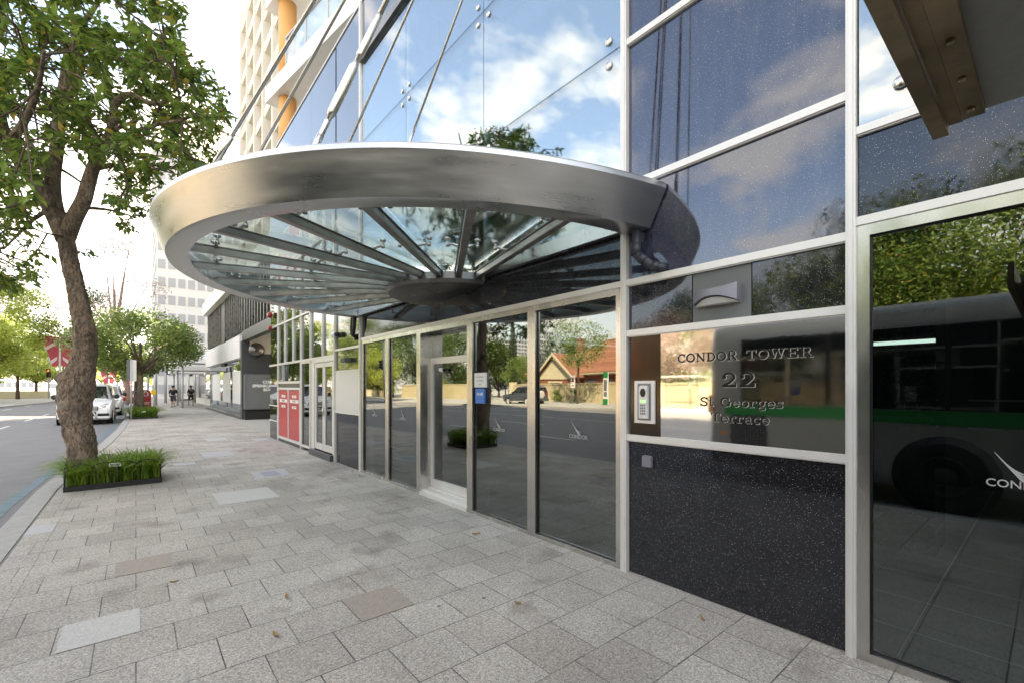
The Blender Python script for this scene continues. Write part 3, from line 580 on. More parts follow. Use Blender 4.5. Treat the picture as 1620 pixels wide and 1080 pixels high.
def slab_text(txt, cy, z, h, width, th=.004, x=-.004):
    """letters standing proud of the plate; reads along -Y"""
    tot = sum(G[c][0] if c != ' ' else .55 for c in txt); sx = width/tot; b = MB(); cx = cy+width/2; lv = 0
    for c in txt:
        if c == ' ': cx -= .55*sx; continue
        wd, st = G[c]
        for pts, w2 in st:
            ww = w2*h*.92
            P = [(cx-p[0]*sx, z+p[1]*h) for p in pts]
            lv = (lv+1) % 12; t2 = th+lv*.00012
            for i in range(len(P)-1):
                (a0, b0), (a1, b1) = P[i], P[i+1]; dx, dz = a1-a0, b1-b0; l = math.hypot(dx, dz) or 1; nx, nz = -dz/l*ww/2, dx/l*ww/2
                e = ww*.12 if len(P) > 2 else 0; ex, ez = dx/l*e, dz/l*e
                b.prism([(a0+nx-ex, b0+nz-ez), (a1+nx+ex, b1+nz+ez), (a1-nx+ex, b1-nz+ez), (a0-nx-ex, b0-nz-ez)], x-t2-(i % 2)*.00006, x+.001, 'x')
        cx -= wd*sx
    return b
for a in (('CONDOR TOWER', 1.44, 1.792, .068, .93), ('22', 1.44, 1.600, .108, .25), ('St Georges', 1.435, 1.460, .068, .58), ('Terrace', 1.435, 1.347, .066, .41)):
    q = slab_text(*a)
    MB().add([(v[0], v[1], v[2]) for v in q.v], q.f).build('lettering', 'letter', pl)
    e = slab_text(*a, th=.0015); MB().add([(v[0], v[1]-.003, v[2]-.003) for v in e.v], e.f).build('letter_reflection', 'alu', pl)  # pale shifted copy paints the bright reflection of the letters in the plate
ip = thing('intercom', 'silver intercom handset panel with keypad on the bronze strip beside the name plate', 'intercom')
MB().box(-.006, .028, 2.058, 2.34, 1.197, 2.036).build('backing', 'brownsheet', ip)
hs_ = MB().box(-.022, -.0061, 2.10, 2.295, 1.30, 1.655).build('surround', 'alu', ip)
MB().box(-.024, -.0221, 2.135, 2.262, 1.325, 1.632).build('recess', 'lampgrey', ip)
MB().prism([(2.15, 1.34), (2.235, 1.34), (2.235, 1.60), (2.22, 1.615), (2.165, 1.615), (2.15, 1.60)], -.052, -.024, 'x').build('handset', 'alu', ip, bevel=.004)
MB().prism([(2.192+.026*math.cos(a*PI/8), 1.555+.036*math.sin(a*PI/8)) for a in range(16)], -.055, -.0521, 'x').build('speaker_grille', 'black', ip)
MB().box(-.0545, -.0521, 2.168, 2.216, 1.475, 1.492).build('display', 'lcd', ip)
for r_ in range(4):
    for k in range(3): MB().box(-.057, -.0521, 2.170+k*.018, 2.180+k*.018, 1.375+r_*.023, 1.389+r_*.023).build('key', 'lampgrey', ip)
tag(MB().prism([(2.135, .935), (2.225, .935), (2.225, 1.02), (2.215, 1.03), (2.145, 1.03), (2.135, 1.02)], -.02, .012, 'x').build('outlet_box', 'lampgrey', bevel=.003), 'small grey blank outlet box on the speckled granite below the intercom', 'outlet box')
lp = thing('wall_lamp', 'grey curved wall lamp with pale lower lens on the granite above the name plate', 'wall lamp')
n_ = 12
def bow(yy): t_ = (yy-1.587)/.163; return 1-t_*t_
yy_ = [1.424+.326*i/n_ for i in range(n_+1)]
vs_, fs_ = [], []
for i, y in enumerate(yy_):
    q = bow(y); xo = -.055-.06*q
    vs_ += [(.012, y, 2.335-.025*q), (xo, y, 2.338-.03*q), (xo-.004, y, 2.212+.045*q), (.012, y, 2.208+.045*q)]
fs_ = [(i*4+k, i*4+(k+1) % 4, (i+1)*4+(k+1) % 4, (i+1)*4+k) for i in range(n_) for k in range(4)]+[(0, 1, 2, 3), tuple(n_*4+k for k in (3, 2, 1, 0))]
MB().add(vs_, fs_).build('shade', 'lampgrey', lp)
lp2 = MB(); pts_ = []
vs_ = []
for i, y in enumerate(yy_):
    q = bow(y); vs_ += [(.012, y, 2.205+.045*q), (-.02-.07*q, y, 2.205+.043*q), (-.015-.04*q, y, 2.206-.004*q), (.012, y, 2.202)]
lp2.add(vs_, fs_).build('lens', 'whiteplate', lp)
sb_ = thing('notice_board', 'blank white notice panel fixed on the granite pier left of the dark glazing', 'notice board')
MB().box(-.012, .018, 8.475, 9.845, 1.085, 1.925).build('board', 'whiteplate', sb_)
MB().box(-.02, -.0121, 8.475, 9.845, 1.925, 1.95).box(-.02, -.0121, 8.475, 9.845, 1.06, 1.085).build('trim', 'alu', sb_)
bl_ = thing('bulkhead_lamp', 'small black box lamp on the olive panel above the white notice board', 'wall lamp')
MB().box(-.10, .011, 8.98, 9.28, 2.10, 2.19).build('housing', 'cabinet', bl_, bevel=.008); MB().box(-.11, -.1001, 9.0, 9.26, 2.11, 2.18).build('lens', 'black', bl_)
def camera_dome(y, z, x, lab, sc=1):
    t = thing('security_camera', lab, 'security camera', (x, y, z)); t.scale = (sc, sc, sc)
    MB().lathe([(.045, 0), (.045, -.05)], (0, 0, 0), 16, 'x').build('mount', 'white', t)
    MB().tube([(-.04, 0, 0), (-.04, .0, -.01), (-.04, -.22, -.02)], [.03, .062, .06], 16).build('housing', 'white', t)
    MB().lathe([(.055, 0), (.05, .03), (.03, .05), (.005, .056)], (-.04, -.22, -.02), 16, 'y', mt=Matrix.Scale(-1, 4, (0, 1, 0))).build('lens_dome', 'black', t)
camera_dome(9.82, 2.72, -.022, 'white bullet security camera on the mullion left of the canopy')
camera_dome(5.75, 1.86, .15, 'small white camera behind the entrance door glass', .45)
nb_ = thing('door_notice', 'small white paper notice with grey print stuck on the glass beside the door', 'notice')
MB().box(.0015, .0225, 4.46, 4.70, 1.60, 1.78).build('paper', 'white', nb_)
tb = MB()
for i, t_ in enumerate(('All deliveries', 'use loading', 'dock')):
    q = text_mb(t_, .032, facade_mt(4.58, 1.72-i*.045, .0012), 0, .0003); tb.add(q.v, q.f)
tb.build('print', 'lampgrey', nb_)
nb2 = tag(MB().box(.0015, .0225, 4.49, 4.68, 1.40, 1.585).build('security_sticker', 'blue'), 'blue sticker on the glass below the white paper notice', 'sticker')
q = text_mb('24 HR', .05, facade_mt(4.585, 1.50, .001), .001, .0003); q.build('sticker_text', 'white', nb2)
def logo(y, z, s, lab, flip=False):
    """wing of four feather strokes above the word"""
    t = thing('window_logo', lab, 'window logo', (0.021, y, z))
    b = text_mb('CONDOR', s*.30, facade_mt(0, 0, -.002), s*.002, .0004)
    # four swept feathers rising to the upper left, meeting low on the right
    for i in range(4):
        n_f = 7; up_, dn_ = [], []
        for k in range(n_f+1):
            t_ = k/n_f; x_ = -.62+.16*i+(.86-.15*i)*t_; y_ = .95-.19*i-(.58-.13*i)*t_-.16*math.sin(PI*t_)*(1-.15*i)
            w_ = .034*math.sin(PI*min(1, .08+t_*.95))+.004
            up_.append((-(x_)*s*.8-.0, (y_+w_)*s)); dn_.append((-(x_)*s*.8, (y_-w_*.6)*s))
        b.prism(up_+dn_[::-1], -.0024-.0001*i, -.0017, 'x')
    b.build('vinyl', 'vinyl', t); return t
logo(.105, 1.105, .18, 'white winged logo decal on the large right hand window')
logo(2.97, 1.10, .18, 'white winged logo decal on the window left of the granite pier')
logo(4.22, 1.08, .17, 'white winged logo decal on the window right of the entrance door')
logo(6.72, 1.08, .17, 'white winged logo decal on the window left of the entrance door')
logo(7.85, 1.08, .17, 'white winged logo decal on the leftmost dark window')

# ------------------------------------------------------------------ the canopy
CX_, CY_, YS = .16, 5.38, 1.02
def ringp(a, r, z):
    # the ring runs out a little straighter where it meets the wall on the near side
    q = max(0, 1-abs(a)/R(26))
    if r > 3.1: r += (.11 if z > 3.1 else .07)*q*q
    return (CX_-r*math.sin(a)*YS, CY_-r*math.cos(a), z)
def a_lim(r): return math.asin(min(1, (CX_+.0)/(r*YS)))      # angle where the ring meets the wall plane
cn = thing('entrance_canopy', 'half round stainless steel and glass canopy hung on rods over the entrance', 'canopy', (0, 5.38, 3.0))
CN = Matrix.Translation((0, -5.38, -3.0))
prof = [(2.985, 2.925), (3.155, 2.912), (3.175, 2.918), (3.285, 3.185), (3.292, 3.20), (3.290, 3.235), (3.275, 3.252), (3.24, 3.256), (3.10, 3.235), (2.995, 3.02)]
rings = []
NR = 96
for i in range(NR+1):
    row = []
    for r, z in prof:
        al = a_lim(r)+.0005; a = al+(PI-2*al)*i/NR; row.append(ringp(a, r, z))
    rings.append(row)
rb = MB().sweep(None, rings); rb.sm = [True]*len(rb.f)
rb.f += [tuple(range(len(prof)))[::-1], tuple(NR*len(prof)+k for k in range(len(prof)))]; rb.sm += [False, False]
o = rb.xf(CN).build('ring_beam', 'ring', cn)
me = o.data
bm = bmesh.new(); bm.from_mesh(me)
for e in bm.edges:
    if len(e.link_faces) == 2 and e.calc_face_angle() > .45: e.smooth = False
bm.to_mesh(me); bm.free()
# hub
hub = MB(); hp = [(.02, 2.80), (.55, 2.80), (.90, 2.86), (.93, 2.90), (.90, 2.99), (.55, 3.03), (.02, 3.03)]
hr = []
for i in range(25):
    row = []
    for r, z in hp:
        al = a_lim(max(r, .17)) if r > .17 else PI/2*.98; a = al+(PI-2*al)*i/24; row.append(ringp(a, r, z))
    hr.append(row)
hub.sweep(None, hr, smooth=True)
h_ = hub.xf(CN).build('hub', 'darksteel', cn)
bm = bmesh.new(); bm.from_mesh(h_.data)
for e in bm.edges:
    if len(e.link_faces) == 2 and e.calc_face_angle() > .6: e.smooth = False
bm.to_mesh(h_.data); bm.free()
for k in range(1, 12):
    a = R(15*k); d = Vector((-math.sin(a)*YS, -math.cos(a), 0)).normalized(); n = Vector((-d.y, d.x, 0))
    p0 = Vector(ringp(a, .86, 0)); p1 = Vector(ringp(a, 2.995, 0)); b = MB()
    for off, wz0, wz1, hw in ((0, 2.925, 2.99, .034), (0, 2.99, 3.0, .05)):
        vs = []
        for p in (p0, p1):
            for sgn, z in ((-1, wz0), (1, wz0), (1, wz1), (-1, wz1)): vs.append(p+n*hw*sgn+Vector((0, 0, z)))
        b.add(vs, [(0, 1, 2, 3), (7, 6, 5, 4), (0, 4, 5, 1), (1, 5, 6, 2), (2, 6, 7, 3), (3, 7, 4, 0)])
    b.xf(CN).build('rib', 'rib', cn, bevel=.004)
    for rr, reach in ((1.82, .15), (2.78, .12)):
        sp_ = MB(); p = Vector(ringp(a, rr, 3.0))
        sp_.tube([p+n*reach+Vector((0, 0, .035)), p+n*reach*.4+Vector((0, 0, .012)), p-n*reach*.4+Vector((0, 0, .012)), p-n*reach+Vector((0, 0, .035))], [.012, .016, .016, .012], 8)
        for sg in (-1, 1):
            q = p+n*reach*sg
            sp_.tube([q+Vector((0, 0, .0)), q+Vector((0, 0, .085))], .012, 8).lathe([(.012, .055), (.03, .068), (.032, .084), (.02, .0849)], q, 12).lathe([(.02, 0.0), (.018, .03)], q, 10)
        sp_.xf(CN).build('glass_clamp', 'steel', cn)
for k in range(12):
    a0, a1 = R(15*k), R(15*k+15); a0 = max(a0, R(3.2)) if k == 0 else a0+.003; a1 = min(a1, PI-R(3.2)) if k == 11 else a1-.003
    vs = []; m_ = 6
    for z in (3.088, 3.10):
        for i in range(m_+1):
            a = a0+(a1-a0)*i/m_; vs += [ringp(a, .80, z), ringp(a, 3.02, z)]
    q = 2*(m_+1); fs = [(2*i, 2*i+1, 2*i+3, 2*i+2) for i in range(m_)]+[(q+2*i+2, q+2*i+3, q+2*i+1, q+2*i) for i in range(m_)]
    fs += [(2*i+1, 2*i, q+2*i, q+2*i+1) if i == 0 else (2*i, 2*i+1, q+2*i+1, q+2*i) for i in (0, m_)]+[(2*i+1, 2*i+3, q+2*i+3, q+2*i+1) for i in range(m_)]+[(2*i+2, 2*i, q+2*i, q+2*i+2) for i in range(m_)]
    MB().add(vs, fs).xf(CN).build('glass_panel', 'canopyglass', cn)
for q in ((CY_-2.96, CY_-.9), (CY_+.9, CY_+2.96)): MB().box(-.09, -.03, *q, 2.93, 3.06).xf(CN).build('wall_channel', 'steel', cn)
ANC = Vector((-.03, 1.75, 9.3))
def rod(p, q, rad, turn=0):
    """suspension rod from ring point p to q; turn 1 = short sleeve near the ring, 2 = full turnbuckle"""
    p = Vector(p); q = Vector(q); d = (q-p).normalized(); b = MB().tube([p+d*.1, q], rad, 10)
    if turn == 2:
        b.tube([p+d*.10, p+d*.12, p+d*.22, p+d*.24], [rad*.9, rad*1.1, rad*1.1, rad], 10)
        b.tube([p+d*.26, p+d*.30, p+d*.66, p+d*.70], [rad*1.1, rad*1.75, rad*1.75, rad*1.2], 14).tube([p+d*.74, p+d*.76, p+d*1.06, p+d*1.08], [rad*1.1, rad*1.45, rad*1.45, rad*1.1], 12)
    elif turn == 1:
        b.tube([p+d*.04, p+d*.30, p+d*.31], [rad*1.5, rad*1.5, rad*1.1], 10)
    b.tube([p-d*.02, p+d*.12], rad*1.3, 10)
    b.lathe([(.045, 0), (.04, .02), (.02, .04)], (p.x, p.y, 3.245), 12)
    return b.xf(CN).build('suspension_rod', 'steel', cn)
for a, rr_, rad, tu in ((67.5, 3.19, .014, 1), (61.5, 3.1, .011, 0), (50, 3.19, .018, 2), (50, 2.9, .009, 0), (38, 3.19, .008, 0)):
    rod(ringp(R(a), rr_, 3.26), ANC, rad, tu)
MB().box(-.06, .02, 1.66, 1.84, 9.1, 9.45).xf(CN).build('anchor_plate', 'rib', cn)
# drain pipes of the canopy
dp = thing('drain_pipe', 'dark grey bent drain pipe under the right end of the canopy', 'pipe')
MB().tube([(-.075, 2.24, 2.93), (-.075, 2.245, 2.74), (-.07, 2.235, 2.70), (-.05, 2.12, 2.60), (-.045, 2.07, 2.572), (-.02, 2.035, 2.565), (.02, 2.035, 2.565)], .036, 14).build('pipe', 'pipe', dp)
MB().tube([(-.075, 2.245, 2.80), (-.075, 2.245, 2.70)], .042, 14).tube([(-.07, 2.215, 2.682), (-.058, 2.16, 2.635)], .042, 14).tube([(-.05, 2.10, 2.585), (-.035, 2.05, 2.566)], .042, 14).build('collar', 'pipe', dp)
dp = thing('drain_pipe', 'black curved drain pipe below the far left end of the canopy', 'pipe')
MB().tube([(-.09, 8.52, 2.93), (-.09, 8.56, 2.72), (-.07, 8.66, 2.60), (-.0, 8.70, 2.56)], .035, 12).tube([(-.09, 8.66, 2.93), (-.09, 8.68, 2.74), (-.06, 8.76, 2.62), (-.0, 8.78, 2.60)], .03, 12).build('pipe', 'black', dp)
MB().lathe([(.05, 0), (.05, .03)], (-.02, 8.70, 2.56), 12, 'x').build('collar', 'black', dp)

# the bus shelter beside the camera: only the corner of its roof comes into the picture
fc = thing('bus_shelter', 'flat roofed steel bus shelter whose bolted roof corner hangs in the upper right', 'bus shelter', (-1.54, .18, 0))
FI = Matrix.Translation((1.54, -.18, 0))
MB().box(-4.1, -1.54, -3.6, .160, 2.345, 2.40).xf(FI).build('soffit', 'soffit', fc)
MB().box(-4.1, -1.54, .162, .190, 2.33, 2.343).box(-4.1, -1.52, .192, .226, 2.312, 2.50).xf(FI).build('edge_beam', 'steelbeam', fc)
MB().box(-4.1, -1.56, .118, .1605, 2.325, 2.3435).xf(FI).build('flange', 'steelbeam', fc)
MB().box(-1.9, -1.78, .2265, .228, 2.37, 2.45).xf(FI).build('inspection_sticker', 'paver_pale', fc)
for k in range(14): MB().lathe([(.008, 0), (.008, -.008), (.004, -.010)], (-1.62-.18*k, .140, 2.3245), 8).xf(FI).build('bolt', 'steelbeam', fc)
for y in (-.45, -3.2): MB().tube([(-4.02, y, 0), (-4.02, y, 2.34)], .045, 12).xf(FI).build('post', 'cabinet', fc)
MB().box(-4.03, -4.01, -3.1, -.55, .3, 2.1).xf(FI).build('glass_back', 'canopyglass', fc)
MB().box(-3.95, -3.6, -2.9, -.9, .42, .46).box(-3.8, -3.75, -2.6, -2.5, 0, .419).box(-3.8, -3.75, -1.3, -1.2, 0, .419).xf(FI).build('bench', 'steelbeam', fc)

# ------------------------------------------------------------------ towers and buildings on this side
T = thing('apartment_tower', 'tall apartment tower above the podium with white balconies and orange round columns', 'building', (0, 0, 0))
MB().box(2.2, 22, -60, 15.0, 9.2, 33).build('tower_body', 'render', T)
MB().box(.3, 7.2, -60, 16.04, 8.75, 8.94).build('podium_roof', 'cabinet', T)
ang = R(-9.3); cd = Vector((math.sin(ang), math.cos(ang), 0)); cn_ = Vector((cd.y, -cd.x, 0))       # along the balcony edge, and inwards
c0_ = Vector((.02, 16.85, 0))
for k in range(8):
    z = 11.05+k*3.12
    P = [c0_, c0_-cd*16, c0_-cd*16+cn_*4.5, c0_+cn_*5]
    MB().prism([(p.x, p.y) for p in P], z, z+.52, 'z').build('balcony_slab', 'white', T)
    if k < 3:
        q = c0_+cn_*.42-cd*.75
        MB().lathe([(.27, 9.0 if k == 0 else z-2.6), (.27, z)], (q.x, q.y, 0), 28).build('round_column', 'orange', T)
    # balustrade with posts and glass infill
    r0 = c0_+cn_*.12-cd*1.35
    fr = MB(); gl = MB(); Mt = Matrix.Translation(r0) @ Matrix.Rotation(math.atan2(-cd.y, -cd.x), 4, 'Z')
    for i in range(9):
        fr.box(i*1.35, i*1.35+.05, -.02, .03, z+.50, z+1.55, Mt)
        if i < 8: gl.box(i*1.35+.08, (i+1)*1.35-.03, -.005, .005, z+.62, z+1.44, Mt)
    fr.box(-.02, 10.9, -.03, .04, z+1.52, z+1.57, Mt).build('balustrade_frame', 'postgrey', T); gl.build('balustrade_glass', 'canopyglass', T)
q0 = c0_+cn_*3.2
MB().add([(p.x, p.y, z) for z in (9.2, 33) for p in (q0-cd*.5, q0-cd*16, q0-cd*16+cn_*4, q0-cd*.5+cn_*4)], [(0, 1, 5, 4), (1, 2, 6, 5), (2, 3, 7, 6), (3, 0, 4, 7), (4, 5, 6, 7)]).build('balcony_wall', 'cream', T)
E_ = thing('office_tower', 'cream concrete office tower with a deep egg crate grid of fins and slabs', 'building', (7, 55, 0))
EI = Matrix.Translation((-7, -55, 0))
MB().box(7.9, 30, 26, 65.6, 0, 50).xf(EI).build('core', 'cream', E_)
ys_ = [65.6-4.35*k for k in range(10)]
for y in ys_: MB().box(6.75, 7.9, y-.22, y+.22, 6, 50).xf(EI).build('fin', 'cream', E_)
for k in range(13):
    z = 6.0+k*3.35
    MB().box(6.95, 7.9, 26, 65.4, z, z+.95).xf(EI).build('sun_hood', 'cream', E_)
    wv = MB()
    for y in ys_[1:]: wv.box(7.86, 7.895, y+.7, y+3.5, z+1.35, z+2.9)
    wv.xf(EI).build('window_row', 'winshade', E_)
# white office building beyond the driveway
W = thing('white_office', 'white low office building with dark mullions beyond the driveway', 'building', (.8, 25, 0))
WI = Matrix.Translation((-.8, -25, 0))
def wb(name, m, *boxes):
    b = MB()
    for q in boxes: b.box(*q)
    return b.xf(WI).build(name, m, W)
wb('roof_band', 'render', (.55, 8, 25.0, 41, 6.88, 7.75))
wb('roof_band', 'render', (.8, 8, 16.3, 25.0, 6.9, 7.75))
wb('driveway_beam', 'dgranite', (.8, 1.1, 16.3, 26.0, 3.9, 4.38))
wb('driveway_soffit', 'cream', (1.1, 8, 16.2, 25.8, 4.2, 4.38))
wb('spandrel', 'render', (.72, 1.0, 26.3, 41, 3.08, 4.2))
wb('slab', 'render', (1.0, 8, 16.3, 41, 4.38, 4.42), (1.0, 8, 26, 41, 3.2, 3.35))
for y0, y1 in ((16.3, 25.9), (26.5, 32.7), (34.3, 41)):
    wb('curtain_glass', 'clear', (.98, 1.0, y0, y1, 4.42, 6.88))
    y = y0
    while y < y1: wb('mullion', 'darksteel', (.84, .975, y, y+.09, 4.42, 6.88)); y += .62
wb('reflection_backing', 'white', (1.03, 1.1, 16.3, 32.7, 4.43, 6.87), (1.03, 1.1, 34.3, 41, 4.43, 6.87))  # white backing added close behind the panes to imitate their bright reflection
wb('dark_bay', 'black', (.9, 1.5, 32.75, 34.2, 2.9, 6.85))
wb('shopfront_glass', 'clear', (.98, 1.0, 26.6, 40.5, .12, 3.08))
wb('window_poster', 'white', (.972, .979, 27.2, 30.2, .7, 2.5), (.972, .979, 31.0, 34, .7, 2.5), (.972, .979, 35, 39, .7, 2.5))
wb('stone_base', 'dgranite', (.74, 1.2, 26.2, 41, 0, .12))
wb('shop_wall', 'render', (2.6, 2.7, 26.2, 41, 0, 3.2))
wb('portal_frame', 'dgranite', (.76, 1.1, 25.86, 26.28, 0, 3.9))
wb('driveway_wall', 'dgranite', (1.1, 8, 25.87, 26.0, 0, 3.3)); wb('driveway_wall', 'cream', (1.1, 8, 25.87, 26.0, 3.3, 4.2))
wb('plinth', 'black', (.82, 3.4, 25.35, 25.86, 0, .42))
tag(MB().box(.3, 40, 16.2, 25.86, -.02, .004).build('driveway', 'concrete'), kind='structure')
bc = thing('booster_cabinet', 'grey metal cabinet lettered COMBINED SPRINKLER/HYDRANT BOOSTERS beside the driveway', 'cabinet', (2.1, 25.6, .5))
MB().box(-1.28, 1.2, -.2, .25, 0, 1.75).build('body', 'cabinet', bc, bevel=.02)
MB().box(-1.18, 1.1, -.215, -.201, .06, 1.67).build('door', 'cabinet', bc)
for i, t_ in enumerate(('COMBINED', 'SPRINKLER/HYDRANT', 'BOOSTERS')):
    text_mb(t_, .19, front_mt(-.02, -.218, 1.30-i*.19), .008, .001).build('lettering', 'white', bc)
MB().lathe([(.34, 0), (.36, -.1), (.25, -.22), (.05, -.28)], (1.35, 25.6, 3.45), 24, 'y').build('mirror_dome', 'darksteel').name = 'x'
o = bpy.data.objects['x']; o.name = 'safety_mirror'; tag(o, 'round domed convex mirror hung on the cream wall above the grey cabinet', 'mirror')
al = thing('fire_alarm_bell', 'pair of red strobe and alarm fittings high on the corner of the podium', 'alarm')
MB().lathe([(.09, -.02), (.09, -.10), (.04, -.13)], (0, 15.75, 3.85), 18, 'x').build('bell', 'redlens', al); MB().lathe([(.07, -.02), (.07, -.08), (.03, -.11)], (0, 15.75, 3.45), 18, 'x').build('strobe', 'redlens', al)
# farther blocks down the street on this side
def block(name, lab, x0, x1, y0, y1, h, m='render', nf=8, nb=6, wm='winshade', side=True, cat='building', z0=0):
    t = thing(name, lab, cat, ((x0+x1)/2, (y0+y1)/2, 0)); I = Matrix.Translation((-(x0+x1)/2, -(y0+y1)/2, 0))
    MB().box(x0, x1, y0, y1, z0, h).xf(I).build('wall', m, t)
    fh = (h-z0)/nf
    for k in range(nf):
        z = z0+k*fh+fh*.32; b = MB(); wx = (x1-x0)/nb
        for i in range(nb): b.box(x0+wx*(i+.14), x0+wx*(i+.86), y0-.06, y0-.01, z, z+fh*.5)
        ny = max(2, int((y1-y0)/wx)); wy = (y1-y0)/ny
        for i in range(ny):
            b.box(x0-.06, x0-.01, y0+wy*(i+.14), y0+wy*(i+.86), z, z+fh*.5)
            b.box(x1+.01, x1+.06, y0+wy*(i+.14), y0+wy*(i+.86), z, z+fh*.5)
        b.xf(I).build('window_row', wm, t)
    MB().box(x0-.25, x1+.25, y0-.25, y1+.25, h, h+.5).xf(I).build('parapet', m, t)
    return t
block('office_block', 'white office block with vertical ribs behind the white low building', -1.2, 14, 76, 96, 38, 'white', 16, 14, 'towergrey')
b2_ = thing('shop_awning', 'white curved entrance awnings over the footpath beyond the low building', 'awning', (0, 44, 0))
for y, z in ((42.5, 3.4), (47.5, 3.0), (53, 2.9)):
    MB().prism([(y-1.8, z), (y+2.2, z), (y+2.2, z+.5), (y-1.4, z+.62), (y-1.8, z+.4)], -.9, 3.2, 'x').xf(Matrix.Translation((0, -44, 0))).build('awning_slab', 'white', b2_)
for y in (43.5, 48.8, 54): MB().tube([(-.5, y-44, 0), (-.5, y-44, 3.2)], .07, 10).build('post', 'postgrey', b2_)
MB().box(1.6, 3, 41-44, 58-44, 0, 3.6).build('shop_wall', 'render', b2_); MB().box(1.54, 1.59, 42-44, 57-44, .6, 2.7).build('shop_window', 'carglass', b2_)
p = place(308, 150); block('glass_tower', 'slim pale blue glass tower seen above the canopy rim', p.x+22, p.x+40, p.y+60, p.y+80, 118, 'bluehaze', 24, 6, 'towergrey')
p = place(268, 120); sg = thing('sky_sign', 'distant pale blue sign box with a red mark on a pole above the trees', 'sign', (p.x, p.y, 0))
MB().box(-1.0, 1.0, -.3, .3, 14, 20).build('sign_box', 'bluehaze', sg); MB().tube([(0, 0, 0), (0, 0, 14)], .2, 8).build('post', 'postgrey', sg); MB().lathe([(.6, 0), (.6, -.05)], (.1, -.32, 18.8), 16, 'y').build('mark', 'redlens', sg)
# buildings at the far left
p = place(6, 300); block('distant_tower', 'tall grey ribbed residential tower at the left edge of the photo', p.x-22, p.x+8, p.y, p.y+24, 76, 'towergrey', 26, 8)
p = place(87, 330); block('distant_tower', 'pale distant tower just left of the leaning trunk', p.x-5, p.x+6, p.y, p.y+16, 82, 'render', 26, 4, 'towergrey')
p = place(45, 210); block('distant_block', 'long low white building behind the sunlit trees at left', p.x-30, p.x+2, p.y, p.y+22, 25, 'render', 5, 14)
p = place(118, 170); block('distant_block', 'white banded low building behind the banner pole', p.x-7, p.x+6, p.y, p.y+22, 19, 'white', 5, 5)
p = place(200, 330); block('distant_block', 'pale far building closing the end of the street', p.x-25, p.x+34, p.y, p.y+20, 24, 'render', 6, 16)

# ------------------------------------------------------------------ trees
def leaf_cloud(rs, pts, size, droop=.3, curl=.25, wide=.42):
    """one folded leaf per entry (position, outward direction)"""
    vs, fs = [], []
    for p, d in pts:
        l = size*rs.uniform(.65, 1.3); d = Vector(d)+Vector((rs.gauss(0, .5), rs.gauss(0, .5), rs.gauss(0, .4)-droop))
        if d.length < .01: d = Vector((1, 0, 0))
        d.normalize(); sd = d.cross(Vector((rs.gauss(0, .35), rs.gauss(0, .35), 1))); sd = sd.normalized() if sd.length > .01 else Vector((1, 0, 0))
        up = sd.cross(d); wv = l*wide*rs.uniform(.75, 1.1)/2; o = len(vs); fold = up*wv*.35; cu = up*(-l*curl*rs.uniform(0, 1))
        vs += [p, p+d*l*.45+sd*wv+fold+cu*.2, p+d*l*.45-sd*wv+fold+cu*.2, p+d*l+cu, p+d*l*.5+cu*.22]
        fs += [(o, o+1, o+4), (o, o+4, o+2), (o+1, o+3, o+4), (o+4, o+3, o+2)]
    return [tuple(v) for v in vs], fs
def leaf_tri(rs, pts, size):
    """cheaper leaf clumps for trees that stand far away: single four-cornered leaves"""
    vs, fs = [], []
    for p, d in pts:
        l = size*rs.uniform(.6, 1.35); d = (Vector(d)*.5+Vector((rs.gauss(0, 1), rs.gauss(0, 1), rs.gauss(0, .7)))).normalized()
        sd = d.cross(Vector((rs.gauss(0, .7), rs.gauss(0, .7), 1))); sd = sd.normalized() if sd.length > .01 else Vector((1, 0, 0)); o = len(vs)
        vs += [p, p+d*l*.5+sd*l*.28, p+d*l, p+d*l*.45-sd*l*.3]; fs.append((o, o+1, o+2, o+3))
    return [tuple(v) for v in vs], fs
def simple_tree(label, loc, h, r, m='leaf_m', bark='bark_d', n=4200, size=.32, trunk_h=None, flat=.75, seed=0, clumps=26, tr=.16, name='street_tree', group=None, lean=0, gap=.2):
    rs = random.Random(seed); t = thing(name, label, 'tree', loc, 0, group)
    trunk_h = trunk_h or h*.35; cz = (h+trunk_h*.85)/2; rz = (h-trunk_h*.8)/2
    tb = MB(); top = Vector((lean, 0, trunk_h))
    tb.tube([(0, 0, -.25), (lean*.2, 0, trunk_h*.3), (lean*.7, 0, trunk_h*.7), top, (lean, 0, cz)], [tr*1.25, tr, tr*.85, tr*.72, tr*.35], 9)
    cl = []
    for k in range(clumps):
        while True:
            v = Vector((rs.uniform(-1, 1), rs.uniform(-1, 1), rs.uniform(-1, 1)))
            if .15 < v.length < 1: break
        v = v.normalized()*(v.length**.45)*.86
        c = Vector((lean+v.x*r, v.y*r, cz+v.z*rz)); cr_ = r*rs.uniform(.2, .42); cl.append((c, cr_, rs.uniform(.5, 1.2)))
        if k % 2 == 0:
            md = top.lerp(c, .5)+Vector((rs.gauss(0, .1), rs.gauss(0, .1), rs.gauss(0, .12)))*r*.5
            tb.tube([top-Vector((0, 0, trunk_h*.12*rs.random())), md, c], [tr*.42, tr*.25, tr*.08], 6)
    tb.build('trunk', bark, t)
    n = int(n*2.1); size *= .72
    pts = []; wsum = sum(c[1]**2*c[2] for c in cl)
    for c, cr_, wgt in cl:
        for _ in range(int(n*cr_**2*wgt/wsum)):
            d = Vector((rs.gauss(0, 1), rs.gauss(0, 1), rs.gauss(0, 1))).normalized(); q = d*cr_*(rs.random()**.4); q.z *= flat
            pts.append((c+q, d))
    raw('crown', *leaf_tri(rs, pts, size), m, t); return t

